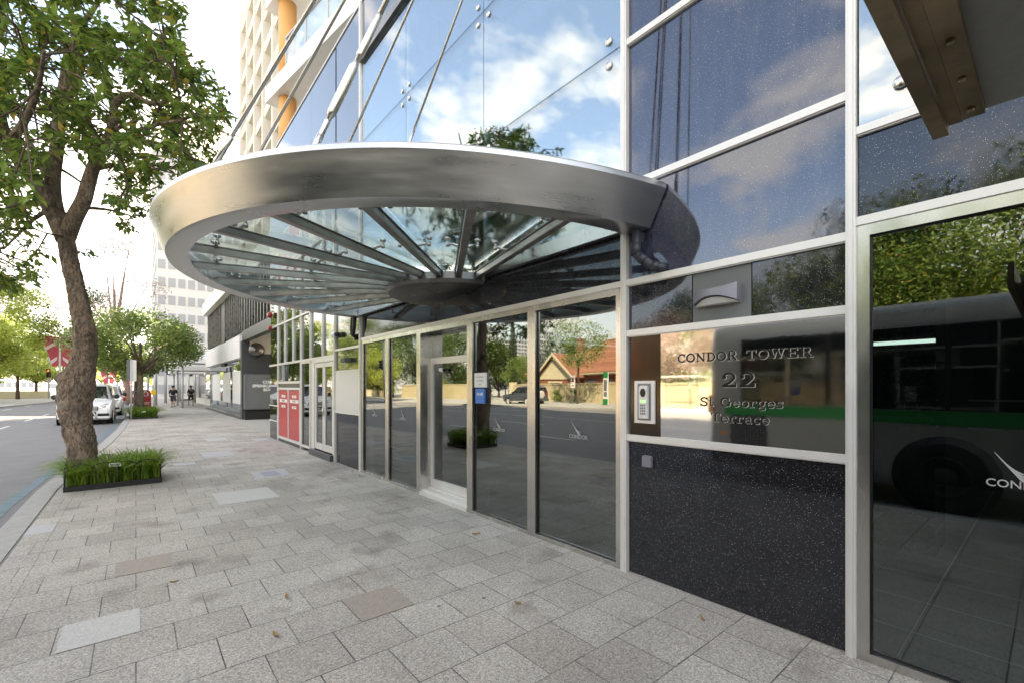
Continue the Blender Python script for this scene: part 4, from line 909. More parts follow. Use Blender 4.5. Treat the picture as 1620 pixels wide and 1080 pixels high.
def strap_clump(name, label, x0, x1, y0, y1, h, n, seed, loc):
    rs = random.Random(seed); vs, fs = [], []
    for k in range(n):
        x, y = rs.uniform(x0, x1), rs.uniform(y0, y1); a = rs.uniform(0, 2*PI)
        # blades near the rim lean out over it
        ex = (x-(x0+x1)/2)/((x1-x0)/2); ey = (y-(y0+y1)/2)/((y1-y0)/2)
        d = Vector((math.cos(a)+ex*.6, math.sin(a)+ey*.8, 0)); d = d.normalized() if d.length > .05 else Vector((1, 0, 0))
        sd = Vector((-d.y, d.x, 0)); L_ = h*rs.uniform(.75, 1.5); out_ = L_*rs.uniform(.2, .85); wv = rs.uniform(.006, .013); o = len(vs); m_ = 5
        for i in range(m_+1):
            t_ = i/m_; p = Vector((x, y, .02))+d*(out_*t_**1.7)+Vector((0, 0, L_*(t_*1.15-(.35+.5*out_/L_)*t_*t_)))
            ww = wv*(1-.92*t_**2); vs += [p+sd*ww, p-sd*ww+Vector((0, 0, .002))]
        fs += [(o+2*i, o+2*i+1, o+2*i+3, o+2*i+2) for i in range(m_)]
    t = raw(name, [tuple(v) for v in vs], fs, 'blade'); t.location = loc; return tag(t, label, 'plant', None, 'stuff')

# the near tree: trunk and limbs follow the photograph, crown built from twigs with leaf whorls
TZ = 7.3
def tp(px, py, dz=0): return place(px, TZ+dz, py=py)
near = thing('street_tree', 'large leaning street tree with rough brown bark rising from the near planter', 'tree', (-3.97, 10.07, 0))
NI = Matrix.Translation((3.97, -10.07, 0))
rs = random.Random(11)
limbs = []
def limb(pts, r0, r1, n=14, nz=.1):
    """pts: (px, py, depth offset); returns smooth polyline"""
    P = [tp(*q) for q in pts]; out_ = []
    for i in range(len(P)-1):
        a = P[max(i-1, 0)]; b = P[i]; c = P[i+1]; d = P[min(i+2, len(P)-1)]
        for j in range(6):
            t_ = j/6; out_.append(.5*((2*b)+(c-a)*t_+(2*a-5*b+4*c-d)*t_*t_+(3*b-a-3*c+d)*t_**3))
    out_.append(P[-1]); m_ = len(out_); rr = [r0+(r1-r0)*(i/(m_-1)) for i in range(m_)]
    limbs.append((out_, rr)); return out_, rr
k_ = 7.3/715
tpts = [(130, 740), (129, 705), (122, 672), (119, 645), (120, 615), (128, 585), (135, 555), (135, 530), (129, 500), (122, 465), (114, 430), (108, 400), (104, 372)]
trad = [26, 25, 25, 28, 32, 25, 21, 19.5, 18, 17, 16, 15, 16]
tP, _ = limb([(a, b, 0) for a, b in tpts], 1, 1); limbs.pop()
tR = []
for i in range(len(tP)):
    u = i/6; j = min(int(u), len(trad)-2); tR.append((trad[j]+(trad[j+1]-trad[j])*(u-j))*k_*.70)
trunk = MB(); nseg = 56
# finely ringed trunk with bark relief
fine, fr_ = [], []
for i in range(len(tP)-1):
    for j in range(5): fine.append(tP[i].lerp(tP[i+1], j/5)); fr_.append(tR[i]+(tR[i+1]-tR[i])*j/5)
fine.append(tP[-1]); fr_.append(tR[-1]*.9)
trunk.tube(fine, fr_, nseg)
for i in range(len(fine)):
    for k in range(nseg):
        v = Vector(trunk.v[i*nseg+k]); c = fine[i]; d = v-c
        q = Vector((v.x*9, v.y*9, v.z*3.2)); q2 = Vector((v.x*30, v.y*30, v.z*8))
        trunk.v[i*nseg+k] = tuple(c+d*(1+.10*noise.noise(q)+.10*noise.noise(q2)+.08*noise.noise(q2*2.3)))
# bulge and sawn branch scars
def knot(px, py, dz, r, ax):
    p = tp(px, py, dz); ax = Vector(ax).normalized()
    trunk.tube([p-ax*r*1.6, p-ax*r*.5, p, p+ax*r*.35, p+ax*r*.38], [r*1.7, r*1.25, r, r*.85, r*.35], 12)
ldir = Vector((-c_, s_, 0))
knot(97, 597, 0, .10, ldir*1+Vector((0, 0, .35))); knot(96, 596, 0, .06, ldir+Vector((0, 0, -.1)))
knot(136, 527, -.17, .045, (-.35, -1, .15)); knot(139, 536, -.17, .03, (-.3, -1, -.2))
L1 = limb([(104, 380, 0), (86, 340, .0), (68, 305, -.05), (45, 272, -.1), (22, 240, -.2), (3, 205, -.3), (-6, 150, -.4), (0, 120, -.5)], .13, .075)
limb([(0, 140, -.5), (22, 122, -.6), (45, 100, -.8)], .05, .02); limb([(3, 200, -.3), (-30, 150, -.2), (-70, 90, 0)], .08, .03)
L2 = limb([(97, 365, 0), (86, 320, .15), (84, 280, .2), (90, 235, .25), (95, 180, .3), (103, 130, .35), (110, 85, .4), (116, 68, .4)], .115, .065)
limb([(116, 70, .4), (130, 40, .5), (150, 12, .6), (170, -25, .7)], .06, .02)
limb([(108, 75, .4), (88, 55, .2), (62, 30, 0), (40, 0, -.3), (20, -40, -.5)], .05, .02)
limb([(114, 72, .4), (130, 65, .3), (150, 75, .1), (180, 90, 0), (215, 102, -.1), (250, 120, -.2), (275, 130, -.3)], .048, .015)
L3 = limb([(106, 375, 0), (118, 345, -.05), (132, 318, -.1), (140, 290, -.1), (148, 265, -.1), (160, 238, -.15), (172, 218, -.15), (180, 190, -.2), (182, 165, -.2), (205, 150, -.3), (235, 163, -.4), (262, 163, -.5)], .115, .03)
limb([(100, 170, .3), (122, 130, .4), (133, 100, .45), (150, 85, .5), (175, 78, .6), (210, 80, .7), (240, 70, .8)], .055, .015)
limb([(162, 238, -.15), (150, 215, 0), (142, 200, .1), (130, 170, .3)], .05, .02)
limb([(148, 268, -.1), (180, 262, 0), (210, 272, 0), (245, 262, .1), (285, 270, .1)], .045, .012)
limb([(182, 205, -.2), (205, 195, -.2), (225, 188, -.3)], .035, .01)
limb([(40, 268, -.1), (60, 262, .2), (95, 268, .3), (130, 290, .5)], .04, .015)
limb([(86, 300, .2), (60, 250, .8), (40, 200, 1.2), (60, 130, 1.6)], .07, .02)
limb([(150, 250, -.1), (190, 220, -.8), (240, 200, -1.3), (290, 190, -1.6)], .05, .012)
limb([(10, 230, -.2), (40, 190, -1.2), (60, 140, -1.9), (70, 80, -2.4)], .06, .014)
limb([(120, 330, 0), (150, 330, .3), (185, 335, .5), (215, 345, .5)], .035, .01)
limb([(80, 330, 0), (50, 350, .1), (25, 375, .1), (5, 395, 0)], .035, .01)
for P_, rr in limbs: trunk.tube(P_, rr, 10)
for P_, rr in limbs: pass
trunk.xf(NI).build('trunk', 'bark', near)
# twigs and leaves: fill the outline of the crown seen in the photograph, a volume about 5 m deep
def inside(px, py):                     # crown outline (photo px), ragged
    if py < 60: lim = 275+py*.45
    elif py < 190: lim = 300+(py-60)*.62
    elif py < 250: lim = 378-(py-190)*.55
    else: lim = 345-(py-250)*.75
    bot = 455 if px < 70 else (430-(px-70)*.15 if px < 150 else (345+ (30 if 170 < px < 250 else 0)-(px-150)*.25))
    n_ = noise.noise(Vector((px/38, py/38, 3.1)))
    return px < lim+14*n_ and py < bot+28*n_ and not (px > 345 and py > 150 and px > 372-(py-150)*.4)
tw = MB(); leaves = []; base = [(p, r) for P_, rr in limbs for p, r in zip(P_, rr)]
cnt = 0; tries = 0
while cnt < 1150 and tries < 60000:
    tries += 1
    px, py, dz = rs.uniform(-130, 385), rs.uniform(-170, 460), rs.gauss(-.2, 1.2)
    if dz < -2.4: continue
    if not inside(px, py): continue
    # open windows where the sky shows through
    g_ = noise.noise(Vector((px/30, py/30, dz*.8+9)))
    if g_ < .03 and rs.random() < .95: continue
    if 85 < px < 175 and 250 < py < 420 and rs.random() < .8: continue
    if py > 300 and rs.random() < .25: continue
    # keep the trunk in view: nothing hangs in front of it
    p = tp(px, py, dz)
    if dz < .3 and 70 < px < 160 and py > 250: continue
    # crown stays below about 8.5 m on the building side
    X_, Y_ = 3.29-p.x, p.y; zz_ = Y_*c_+X_*s_
    if 612-715*(p.z-1.6)/zz_ < 205+ (40 if 810+715*(X_*c_-Y_*s_)/zz_ < 745 else 0): continue
    b_, br = min(base, key=lambda q: (q[0]-p).length+rs.random()*.2)
    L_ = (p-b_).length
    if L_ > 2.1: continue
    md = b_.lerp(p, .5)+Vector((rs.gauss(0, .08), rs.gauss(0, .08), rs.gauss(.05, .1)))*L_
    tw.tube([b_, md, p], [min(br, .012+.007*L_), .008+.003*L_, .005], 5, caps=False)
    base.append((md, .01))
    out_ = (p-md).normalized()
    nl = rs.randint(13, 20)
    for k in range(nl):
        a = rs.uniform(0, 2*PI); d = out_*.5+Vector((math.cos(a), math.sin(a), rs.uniform(-.2, .5)))
        leaves.append((p+Vector((rs.gauss(0, .05), rs.gauss(0, .05), rs.gauss(0, .04)))-out_*rs.uniform(0, .12), d))
    for k in range(rs.randint(2, 5)):
        t_ = rs.uniform(.4, .95); leaves.append((md.lerp(p, t_), Vector((rs.gauss(0, 1), rs.gauss(0, 1), .2))))
    cnt += 1
tw.xf(NI).build('twigs', 'bark_d', near)
vs, fs = leaf_cloud(rs, leaves, .138); vs = [tuple(NI @ Vector(v)) for v in vs]
raw('crown', vs, fs, 'leaf', near)

def planter(x0, x1, y0, y1, lab, glab, seed, nblade, hh=.46, plaque=True):
    t = thing('planter_fence', lab, 'planter', ((x0+x1)/2, (y0+y1)/2, 0)); I = Matrix.Translation((-(x0+x1)/2, -(y0+y1)/2, 0))
    MB().box(x0, x1, y0, y0+.035, 0, .085).box(x0, x1, y1-.035, y1, 0, .085).box(x0, x0+.035, y0+.035, y1-.035, 0, .085).box(x1-.035, x1, y0+.035, y1-.035, 0, .085).xf(I).build('edging', 'black', t)
    MB().box(x0+.036, x1-.036, y0+.036, y1-.036, 0, .06).xf(I).build('mulch', 'soil', t)
    def hoops(ax, c, a0, a1):
        nh = 4; wd = (a1-a0)/(nh-.0)
        for k in range(nh):
            s0 = a0+wd*(k-.0)*.93; s1 = s0+wd*1.21; r_ = (s1-s0)/2; P = []
            for v, z in [(s0, .05), (s0, .26)]+[((s0+s1)/2-r_*math.cos(PI*j/8), .26+.15*math.sin(PI*j/8)) for j in range(1, 8)]+[(s1, .26), (s1, .05)]:
                P.append((v, c+(.006 if k % 2 else -.006), z) if ax == 'x' else (c+(.006 if k % 2 else -.006), v, z))
            MB().tube(P, .0085, 7).xf(I).build('hoop', 'black', t)
    hoops('x', y0+.018, x0+.02, x1-.02); hoops('y', x0+.018, y0+.02, y1-.02); hoops('y', x1-.018, y0+.02, y1-.02); hoops('x', y1-.018, x0+.02, x1-.02)
    if plaque:
        cx = (x0+x1)/2+.0
        pq = MB().box(cx-.075, cx+.075, y0-.012, y0-.002, .335, .395).xf(I).build('plaque', 'alu', t)
        MB().box(cx-.06, cx+.06, y0-.0135, y0-.0125, .365, .375).box(cx-.05, cx+.05, y0-.0135, y0-.0125, .35, .357).xf(I).build('plaque_print', 'lampgrey', pq)
    strap_clump('strap_grass', glab, x0-(x0+x1)/2+.04, x1-(x0+x1)/2-.04, y0-(y0+y1)/2+.04, y1-(y0+y1)/2-.04, hh, nblade, seed, ((x0+x1)/2, (y0+y1)/2, .05))
    return t
planter(-4.14, -2.95, 9.62, 10.75, 'black hooped planter edging with a small plaque around the near tree', 'green strap leaved grass filling the near planter', 3, 3000, .48)
planter(-3.55, -2.42, 29.6, 33.0, 'black hooped planter edging around the second street tree', 'green strap leaved grass filling the second planter', 4, 2600, .58, True)
simple_tree('round bushy green street tree in the second planter beyond the parked vans', (-3.1, 32.2, 0), 6.0, 2.9, 'leaf_m', 'bark', 9500, .21, 2.5, .8, 21, 34, .16)
simple_tree('sparse thin crowned tree with pinkish trunk far down the kerb', (-3.7, 59, 0), 17.5, 4.4, 'leaf_p', 'bark_p', 3000, .22, 5.5, .6, 22, 30, .26, lean=-1.2)
simple_tree('loose green tree whose crown shows left of the leaning trunk', (-8.6, 78, 0), 15.5, 4.5, 'leaf_d', 'bark_d', 3200, .34, 6, .8, 23, 24, .22)
simple_tree('small kerbside tree behind the red post box', (-3.3, 47, 0), 5.2, 1.7, 'leaf_m', 'bark_d', 3000, .22, 2.6, .8, 25, 22, .14)
# sunlit trees across the street to the left, each its own
tl = [(28, 62, 11.5, 5.0, 'sunlit yellow green tree with a dark trunk behind the opposite kerb'), (-8, 50, 14, 5.2, 'tall yellow green tree at the left edge of the photo'), (57, 74, 9.0, 3.4, 'small yellow green tree between the signal and the banner pole'),
      (100, 95, 12, 5, 'yellow green tree right of the first banner pole'), (128, 120, 13, 5.5, 'broad yellow green tree behind the leaning trunk'), (160, 130, 12, 5, 'yellow green tree below the second banner'),
      (186, 150, 13, 5.5, 'distant yellow green tree above the red car'), (205, 190, 14, 6, 'far hazy green tree at the end of the road'), (250, 120, 8, 4, 'low far green tree behind the signal posts'), (283, 110, 7, 3.5, 'low far green tree left of the pedestrians'), (-40, 44, 9, 4, 'yellow green tree just outside the left edge')]
for i, (px, zv, h, r, lab) in enumerate(tl):
    q = place(px, zv); simple_tree(lab, (q.x, q.y, 0), h, r*.85, 'leaf_y', 'bark_d', 4800, .42, h*.27, .75, 40+i, 26, .2, group='sunlit trees across the street')
q = place(20, 66); 
hw = thing('garden_wall', 'low beige garden wall with piers behind the opposite trees', 'wall', (-22, 84, 0))
for x0, x1, z in ((-14, -5.5, 1.0), (-5.4, -4.4, 1.7), (-4.3, 2.2, 1.0), (2.3, 3.3, 1.7), (3.4, 9, 1.0)): MB().box(x0, x1, 11, 11.4, -.1, z).build('wall_section' if z < 1.5 else 'pier', 'cream2', hw)

# ------------------------------------------------------------------ poles, signals, banners, post box
def banner_pole(px, zv, lab, h=9.5, bh=5.2, z1=8.6):
    q = place(px, zv); t = thing('banner_pole', lab, 'banner pole', (q.x, q.y, 0), 0, 'red street banners')
    MB().tube([(0, 0, 0), (0, 0, h)], [.13, .09], 10).build('pole', 'white', t)
    for sg in (-1, 1):
        P = [(sg*.12, z1), (sg*2.1, z1+.15), (sg*1.5, z1-bh*.35), (sg*.75, z1-bh), (sg*.12, z1-bh+.2)]
        MB().prism(P, -.012, .012, 'y').xf(Matrix.Rotation(-.5, 4, 'Z')).build('banner', 'banner', t)
        MB().prism([(sg*.35, z1-.5), (sg*1.7, z1-1.4), (sg*1.5, z1-1.7), (sg*.3, z1-.9)], -.016, -.0125, 'y').prism([(sg*.3, z1-2.4), (sg*1.1, z1-3.0), (sg*.95, z1-3.4), (sg*.3, z1-2.8)], -.016, -.0125, 'y').xf(Matrix.Rotation(-.5, 4, 'Z')).build('banner_pattern', 'bannerw', t)
banner_pole(95, 56, 'white pole with two red patterned banners left of the leaning trunk', 8.3, 3.7, 7.8)
banner_pole(172, 86, 'white pole with faded red banners above the red car', 8.5, 4.2, 6.4)
banner_pole(203, 120, 'distant white pole with pale red banners behind the second planter tree', 8.5, 4, 6.4)
def signal(p, rz, lab, h=3.6, ns=1, sign=False, lit=True, pole=.06, hz=None, grp='traffic signals'):
    t = thing('traffic_signal', lab, 'traffic light', p, rz, grp); hz = hz or h-.5
    MB().tube([(0, 0, 0), (0, 0, h)], pole, 10).build('pole', 'postgrey', t)
    for k in range(ns):
        xo = .0 if ns == 1 else (-.28, .28)[k]
        hd = MB().box(xo-.17, xo+.17, -.34, -.10, hz-.5, hz+.5).build('signal_head', 'black', t, bevel=.02)
        MB().box(xo-.25, xo+.25, -.10, -.08, hz-.6, hz+.6).build('backboard', 'black', hd)
        for j, (mm_) in enumerate(('redon' if lit else 'redlens', 'amber', 'busgreen')):
            z = hz+.31-.31*j
            if j == 0 or True: MB().lathe([(.10, 0), (.095, -.02)], (xo, -.341, z), 14, 'y').build('lens', mm_ if j == 0 and lit else 'grille', hd)
            MB().tube([(xo, -.34, z+.02), (xo, -.52, z+.01)], [.125, .115], 12, caps=False).build('visor', 'black', hd)
    if sign:
        MB().lathe([(.3, 0), (.3, -.02)], (0, -.12, hz-1.05), 20, 'y').build('sign_disc', 'white', t)
        sd_ = MB()
        sd_.tube([(.25*math.cos(a*PI/10), -.145, hz-1.05+.25*math.sin(a*PI/10)) for a in range(21)], .03, 6, caps=False).tube([(-.16, -.15, hz-1.21), (.16, -.15, hz-.89)], .028, 6)
        sd_.build('sign_ring', 'redlens', t)
    return t
q = place(77, 64); signal((q.x, q.y, 0), -.1, 'red traffic light with a no turn sign left of the banner pole', 6.0, 1, True, True, .09, 3.6)
q = place(234, 44); signal((q.x, q.y, 0), PI, 'white signal post seen from behind beside the second planter tree', 4.6, 2, False, False, .1, 3.2)
q = place(262, 46); signal((q.x, q.y, 0), 1.6, 'grey signal post standing left of the walking pedestrians', 4.2, 1, False, False, .12, 3.4)
q = place(299, 60); signal((q.x, q.y, 0), 1.5, 'traffic light hanging beyond the pedestrians by the white awning', 5.2, 1, False, True, .08, 3.6)
for i, (px, zv, h, lab) in enumerate(((246, 40, 3.6, 'white round bollard post right of the red post box'), (284, 52, 3.5, 'grey column between the two pedestrians'), (308, 48, 4.0, 'white post at the corner of the shop awning'))):
    q = place(px, zv); t = thing('steel_post', lab, 'post', (q.x, q.y, 0)); MB().tube([(0, 0, 0), (0, 0, h)], .13, 12).build('shaft', 'postgrey', t); MB().lathe([(.15, 0), (.15, .06), (.03, .1)], (0, 0, h), 12).build('cap', 'postgrey', t)
sp_ = thing('parking_sign', 'back of a grey parking sign on a thin pole in front of the second planter', 'road sign', (-3.47, 29.15, 0))
MB().tube([(0, 0, 0), (0, 0, 2.98)], .035, 10).build('pole', 'postgrey', sp_)
MB().prism([(-.17, 1.9), (.0, 1.9), (.0, 2.95), (-.17, 2.95)], -.012, -.004, 'y').build('sign_plate', 'cabinet', sp_); MB().box(-.012, .2, .037, .045, 1.9, 2.95).build('sign_plate', 'alu', sp_)
pb = thing('post_box', 'red street post box with white POST lettering behind the second planter', 'post box', (-2.87, 34.0, 0))
pbm = [(-.27, .12), (.27, .12), (.27, 1.25), (.22, 1.38), (.1, 1.45), (-.1, 1.45), (-.22, 1.38), (-.27, 1.25)]
MB().prism(pbm, -.22, .22, 'y').build('body', 'red', pb, bevel=.02); MB().box(-.22, .22, -.18, .18, 0, .119).build('base', 'black', pb)
MB().lathe([(.16, 0), (.16, -.006)], (0, -.221, 1.22), 20, 'y').build('emblem', 'white', pb); MB().prism([(-.05, 1.14), (.09, 1.14), (.09, 1.30), (-.05, 1.30)], -.232, -.228, 'y').build('emblem_mark', 'red', pb)
text_mb('POST', .17, front_mt(0, -.224, .62), .006, .001).build('lettering', 'white', pb)
q = place(243, 36); yb = thing('yellow_box', 'small yellow box on a post right of the red post box', 'box', (q.x, q.y, 0)); MB().box(-.15, .15, -.1, .1, 1.0, 1.4).build('body', 'yellow', yb, bevel=.02); MB().tube([(0, 0, 0), (0, 0, 1.0)], .03, 8).build('post', 'postgrey', yb)

# ------------------------------------------------------------------ vehicles (built facing -Y, front at y = 0)
def vehicle(name, label, cat, loc, rz, m, st, wheels, wr, W_, extras=None, group=None, van=True):
    """st: stations (y, z_bottom, z_belt, z_roof or None, half width low, half width belt, half width roof)"""
    t = thing(name, label, cat, loc, rz, group)
    n = len(st); vs = []
    for (y, zb, zl, zr, wl, wb_, wr_) in st:
        zt = zr if zr else zl+.02; wt = wr_ if zr else wb_*.96
        ring = [(-wl*.9, zb), (-wl, zb+.12), (-wb_, (zb+zl)/2), (-wb_*.99, zl), (-(wb_+wt)/2 if zr else -wb_*.985, (zl+zt)/2), (-wt, zt-.07 if zr else zt-.005), (-wt*.85, zt), (0, zt+.02), (wt*.85, zt), (wt, zt-.07 if zr else zt-.005), ((wb_+wt)/2 if zr else wb_*.985, (zl+zt)/2), (wb_*.99, zl), (wb_, (zb+zl)/2), (wl, zb+.12), (wl*.9, zb)]
        vs += [(a, y, z) for a, z in ring]
    k = 15; fs = [(i*k+j, i*k+(j+1) % k, (i+1)*k+(j+1) % k, (i+1)*k+j) for i in range(n-1) for j in range(k)]+[tuple(range(k))[::-1], tuple((n-1)*k+j for j in range(k))]
    body = MB().add(vs, fs, True).build('body', m, t)
    bm = bmesh.new(); bm.from_mesh(body.data)
    for e in bm.edges:
        if len(e.link_faces) == 2 and e.calc_face_angle() > .6: e.smooth = False
    bm.to_mesh(body.data); bm.free()
    for y in wheels:
        for sg in (-1, 1):
            MB().lathe([(wr+.07, -.001), (wr+.07, .012)], (sg*(W_-.0)-(.0 if sg > 0 else .012), y, wr), 24, 'x').build('wheel_arch', 'black', t)
            wh = MB().lathe([(wr*.62, -.10), (wr*.95, -.11), (wr, -.07), (wr, .07), (wr*.95, .11), (wr*.62, .10)], (sg*(W_-.085), y, wr), 28, 'x').build('tyre', 'tyre', t)
            rm = MB().lathe([(wr*.62, .0), (wr*.60, .012), (wr*.5, -.02), (wr*.12, .0), (wr*.1, .012)], (sg*(W_+.025)-(.0), y, wr), 20, 'x', mt=Matrix.Scale(sg, 4, (1, 0, 0))).build('rim', 'alu', wh)
            sk = MB()
            for j in range(7):
                a = 2*PI*j/7; sk.tube([(sg*(W_+.035), y+wr*.1*math.cos(a), wr+wr*.1*math.sin(a)), (sg*(W_+.03), y+wr*.58*math.cos(a), wr+wr*.58*math.sin(a))], .028, 6)
            sk.build('spokes', 'alu', wh)
    if extras: extras(t)
    return t
def quad(name, m, P, parent, th=.006):
    """a slightly thick four-sided plate through 4 points"""
    P = [Vector(p) for p in P]; n = (P[1]-P[0]).cross(P[2]-P[0]).normalized()*th
    return MB().add(P+[p+n for p in P], [(0, 1, 2, 3), (7, 6, 5, 4), (0, 4, 5, 1), (1, 5, 6, 2), (2, 6, 7, 3), (3, 7, 4, 0)]).build(name, m, parent)
VST = [(0, .32, .70, None, .78, .80, .7), (.08, .25, .86, None, .86, .90, .7), (.3, .22, 1.00, None, .92, .94, .8), (.75, .2, 1.10, None, .94, .96, .8), (.95, .2, 1.13, 1.18, .94, .96, .82), (1.75, .2, 1.18, 1.78, .95, .96, .74), (2.0, .2, 1.18, 1.88, .95, .96, .76), (3.2, .2, 1.18, 1.93, .95, .96, .78), (4.9, .22, 1.16, 1.90, .94, .95, .76), (5.1, .35, 1.1, 1.80, .92, .93, .74)]
def van_x(bull=True):
    def f(t):
        quad('windscreen', 'carglass', [(-.80, 1.00, 1.215), (.80, 1.00, 1.215), (.69, 1.74, 1.80), (-.69, 1.74, 1.80)], t, .012)
        for sg in (-1, 1):
            a = [(sg*.962, 1.25, 1.24), (sg*.955, 2.2, 1.26), (sg*.825, 2.15, 1.80), (sg*.84, 1.85, 1.76)]; quad('side_window', 'carglass', a if sg < 0 else a[::-1], t, -.012 if sg < 0 else -.012)
            a = [(sg*.965, 2.3, 1.26), (sg*.965, 3.5, 1.26), (sg*.84, 3.5, 1.83), (sg*.835, 2.3, 1.82)]; quad('side_window', 'carglass', a if sg < 0 else a[::-1], t, -.012)
            a = [(sg*.965, 3.6, 1.26), (sg*.955, 4.8, 1.26), (sg*.83, 4.8, 1.81), (sg*.84, 3.6, 1.83)]; quad('side_window', 'carglass', a if sg < 0 else a[::-1], t, -.012)
            hl = MB().add([(sg*.50, -.012, .80), (sg*.84, .07, .74), (sg*.91, .26, .97), (sg*.74, .16, 1.0), (sg*.50, .05, .88), (sg*.50, .1, .78), (sg*.8, .2, .74), (sg*.86, .35, .95), (sg*.72, .3, .98), (sg*.5, .2, .86)], [(0, 1, 2, 3, 4), (9, 8, 7, 6, 5), (0, 5, 6, 1), (1, 6, 7, 2), (2, 7, 8, 3), (3, 8, 9, 4), (4, 9, 5, 0)]).build('headlight', 'lampglass', t)
            MB().lathe([(.07, 0), (.05, -.02)], (sg*.68, .04, .86), 14, 'y').build('lamp_bowl', 'alu', hl)
            mr_ = MB().box(sg*1.0, sg*1.20, 1.15, 1.30, 1.18, 1.40).build('mirror', 'black', t, bevel=.04)
            MB().box(sg*.45, sg*.86, -.035, .05, .40, .53).build('fog_lamp_bay', 'black', t, bevel=.02)
            MB().box(sg*.62-.015, sg*.62+.015, 2.0, 4.8, 1.95, 1.975).build('roof_rail', 'black', t)
        MB().box(-.48, .48, -.03, .05, .66, .86).build('grille', 'black', t, bevel=.02)
        for z in (.70, .76, .82): MB().box(-.45, .45, -.045, -.031, z-.012, z+.012).build('grille_bar', 'alu', t)
        MB().box(-.88, .88, -.05, .02, .30, .40).build('lower_bumper', 'carwhite', t, bevel=.02); MB().box(-.4, .4, -.045, .02, .405, .62).build('air_intake', 'black', t, bevel=.015)
        MB().box(-.18, .18, -.065, -.052, .43, .53).build('number_plate', 'white', t)
        if bull: MB().tube([(-.42, -.06, .25), (-.38, -.14, .45), (-.30, -.15, .62), (.30, -.15, .62), (.38, -.14, .45), (.42, -.06, .25)], .035, 10).build('nudge_bar', 'alu', t)
    return f
vehicle('parked_van', 'white van with nudge bar parked at the kerb behind the leaning trunk', 'van', (-5.12, 28.6, -.15), 0, 'carwhite', VST, (.95, 4.15), .34, .95, van_x())
vehicle('parked_van', 'second white van parked behind the first one', 'van', (-4.93, 36.9, -.15), 0, 'carwhite', VST, (.95, 4.15), .34, .95, van_x(False))
CST = [(0, .3, .6, None, .70, .74, .7), (.1, .22, .70, None, .82, .84, .7), (1.15, .2, .90, None, .86, .88, .8), (1.3, .2, .93, .97, .86, .88, .75), (1.95, .2, .95, 1.38, .86, .87, .60), (2.8, .2, .96, 1.43, .86, .87, .62), (3.6, .2, .98, 1.33, .86, .87, .6), (4.1, .22, .98, 1.02, .84, .86, .7), (4.35, .35, .85, None, .78, .8, .7)]
def car_x(t):
    quad('windscreen', 'carglass', [(-.72, 1.33, .99), (.72, 1.33, .99), (.57, 1.93, 1.36), (-.57, 1.93, 1.36)], t, .012)
    quad('rear_window', 'carglass', [(.66, 4.0, 1.06), (-.66, 4.0, 1.06), (-.55, 3.62, 1.30), (.55, 3.62, 1.30)], t, .012)
    for sg in (-1, 1):
        a = [(sg*.88, 1.7, 1.0), (sg*.88, 3.6, 1.02), (sg*.66, 3.3, 1.34), (sg*.66, 2.1, 1.34)]; quad('side_window', 'carglass', a if sg < 0 else a[::-1], t, -.012)
        MB().box(sg*.52, sg*.78, -.01, .15, .60, .70).build('headlight', 'lampglass', t, bevel=.02); MB().box(sg*.5, sg*.76, 4.28, 4.36, .66, .78).build('tail_light', 'redlens', t, bevel=.015)
    MB().box(-.4, .4, -.02, .08, .38, .56).build('grille', 'black', t, bevel=.02); MB().box(-.2, .2, 4.352, 4.365, .5, .6).build('number_plate', 'white', t)
for px, zv, m, lab in ((204, 50, 'carred', 'red car driving beyond the parked vans'), (218, 62, 'carwhite', 'white car beyond the red car in the distance'), (196, 78, 'cargrey', 'small grey car far down the road')):
    q = place(px, zv); vehicle('car', lab, 'car', (q.x, q.y, -.15), 0, m, CST, (.8, 3.45), .32, .86, car_x)
# off-road wagon parked opposite: seen as a reflection in the entrance glass
SST = [(0, .45, .85, None, .80, .84, .7), (.1, .35, 1.0, None, .9, .92, .7), (1.25, .35, 1.14, None, .92, .93, .8), (1.4, .35, 1.16, 1.2, .92, .93, .8), (2.0, .35, 1.18, 1.78, .92, .93, .72), (2.4, .35, 1.18, 1.85, .92, .93, .74), (4.5, .35, 1.18, 1.83, .92, .93, .74), (4.75, .4, 1.15, 1.70, .9, .91, .72)]
def suv_x(t):
    quad('windscreen', 'carglass', [(-.78, 1.43, 1.22), (.78, 1.43, 1.22), (.68, 1.98, 1.74), (-.68, 1.98, 1.74)], t, .012); quad('rear_window', 'carglass', [(.72, 4.77, 1.2), (-.72, 4.77, 1.2), (-.66, 4.74, 1.66), (.66, 4.74, 1.66)], t, .012)
    for sg in (-1, 1):
        for y0, y1 in ((1.7, 2.55), (2.65, 3.5), (3.6, 4.6)):
            a = [(sg*.935, y0+(.0), 1.24), (sg*.935, y1, 1.24), (sg*.80, y1, 1.74), (sg*.80, y0+(.45 if y0 < 2 else 0), 1.74)]; quad('side_window', 'carglass', a if sg < 0 else a[::-1], t, -.012)
        MB().box(sg*.55, sg*.86, -.02, .2, .82, .98).build('headlight', 'lampglass', t, bevel=.02); MB().box(sg*.93, sg*1.1, 1.65, 1.8, 1.18, 1.36).build('mirror', 'black', t, bevel=.03)
        MB().box(sg*.74, sg*.90, 4.70, 4.79, .9, 1.3).build('tail_light', 'redlens', t, bevel=.02); MB().box(sg*.93, sg*.97, 1.3, 3.4, .36, .42).build('side_step', 'alu', t)
    MB().lathe([(.37, 0), (.37, .16), (.30, .2), (.05, .2)], (-.05, 4.78, 1.02), 24, 'y').build('spare_wheel', 'alu', t)
    MB().box(-.95, .95, 4.72, 4.86, .38, .62).build('rear_bumper', 'cargrey', t, bevel=.03); MB().box(-.5, .5, -.03, .05, .62, .98).build('grille', 'black', t, bevel=.02)
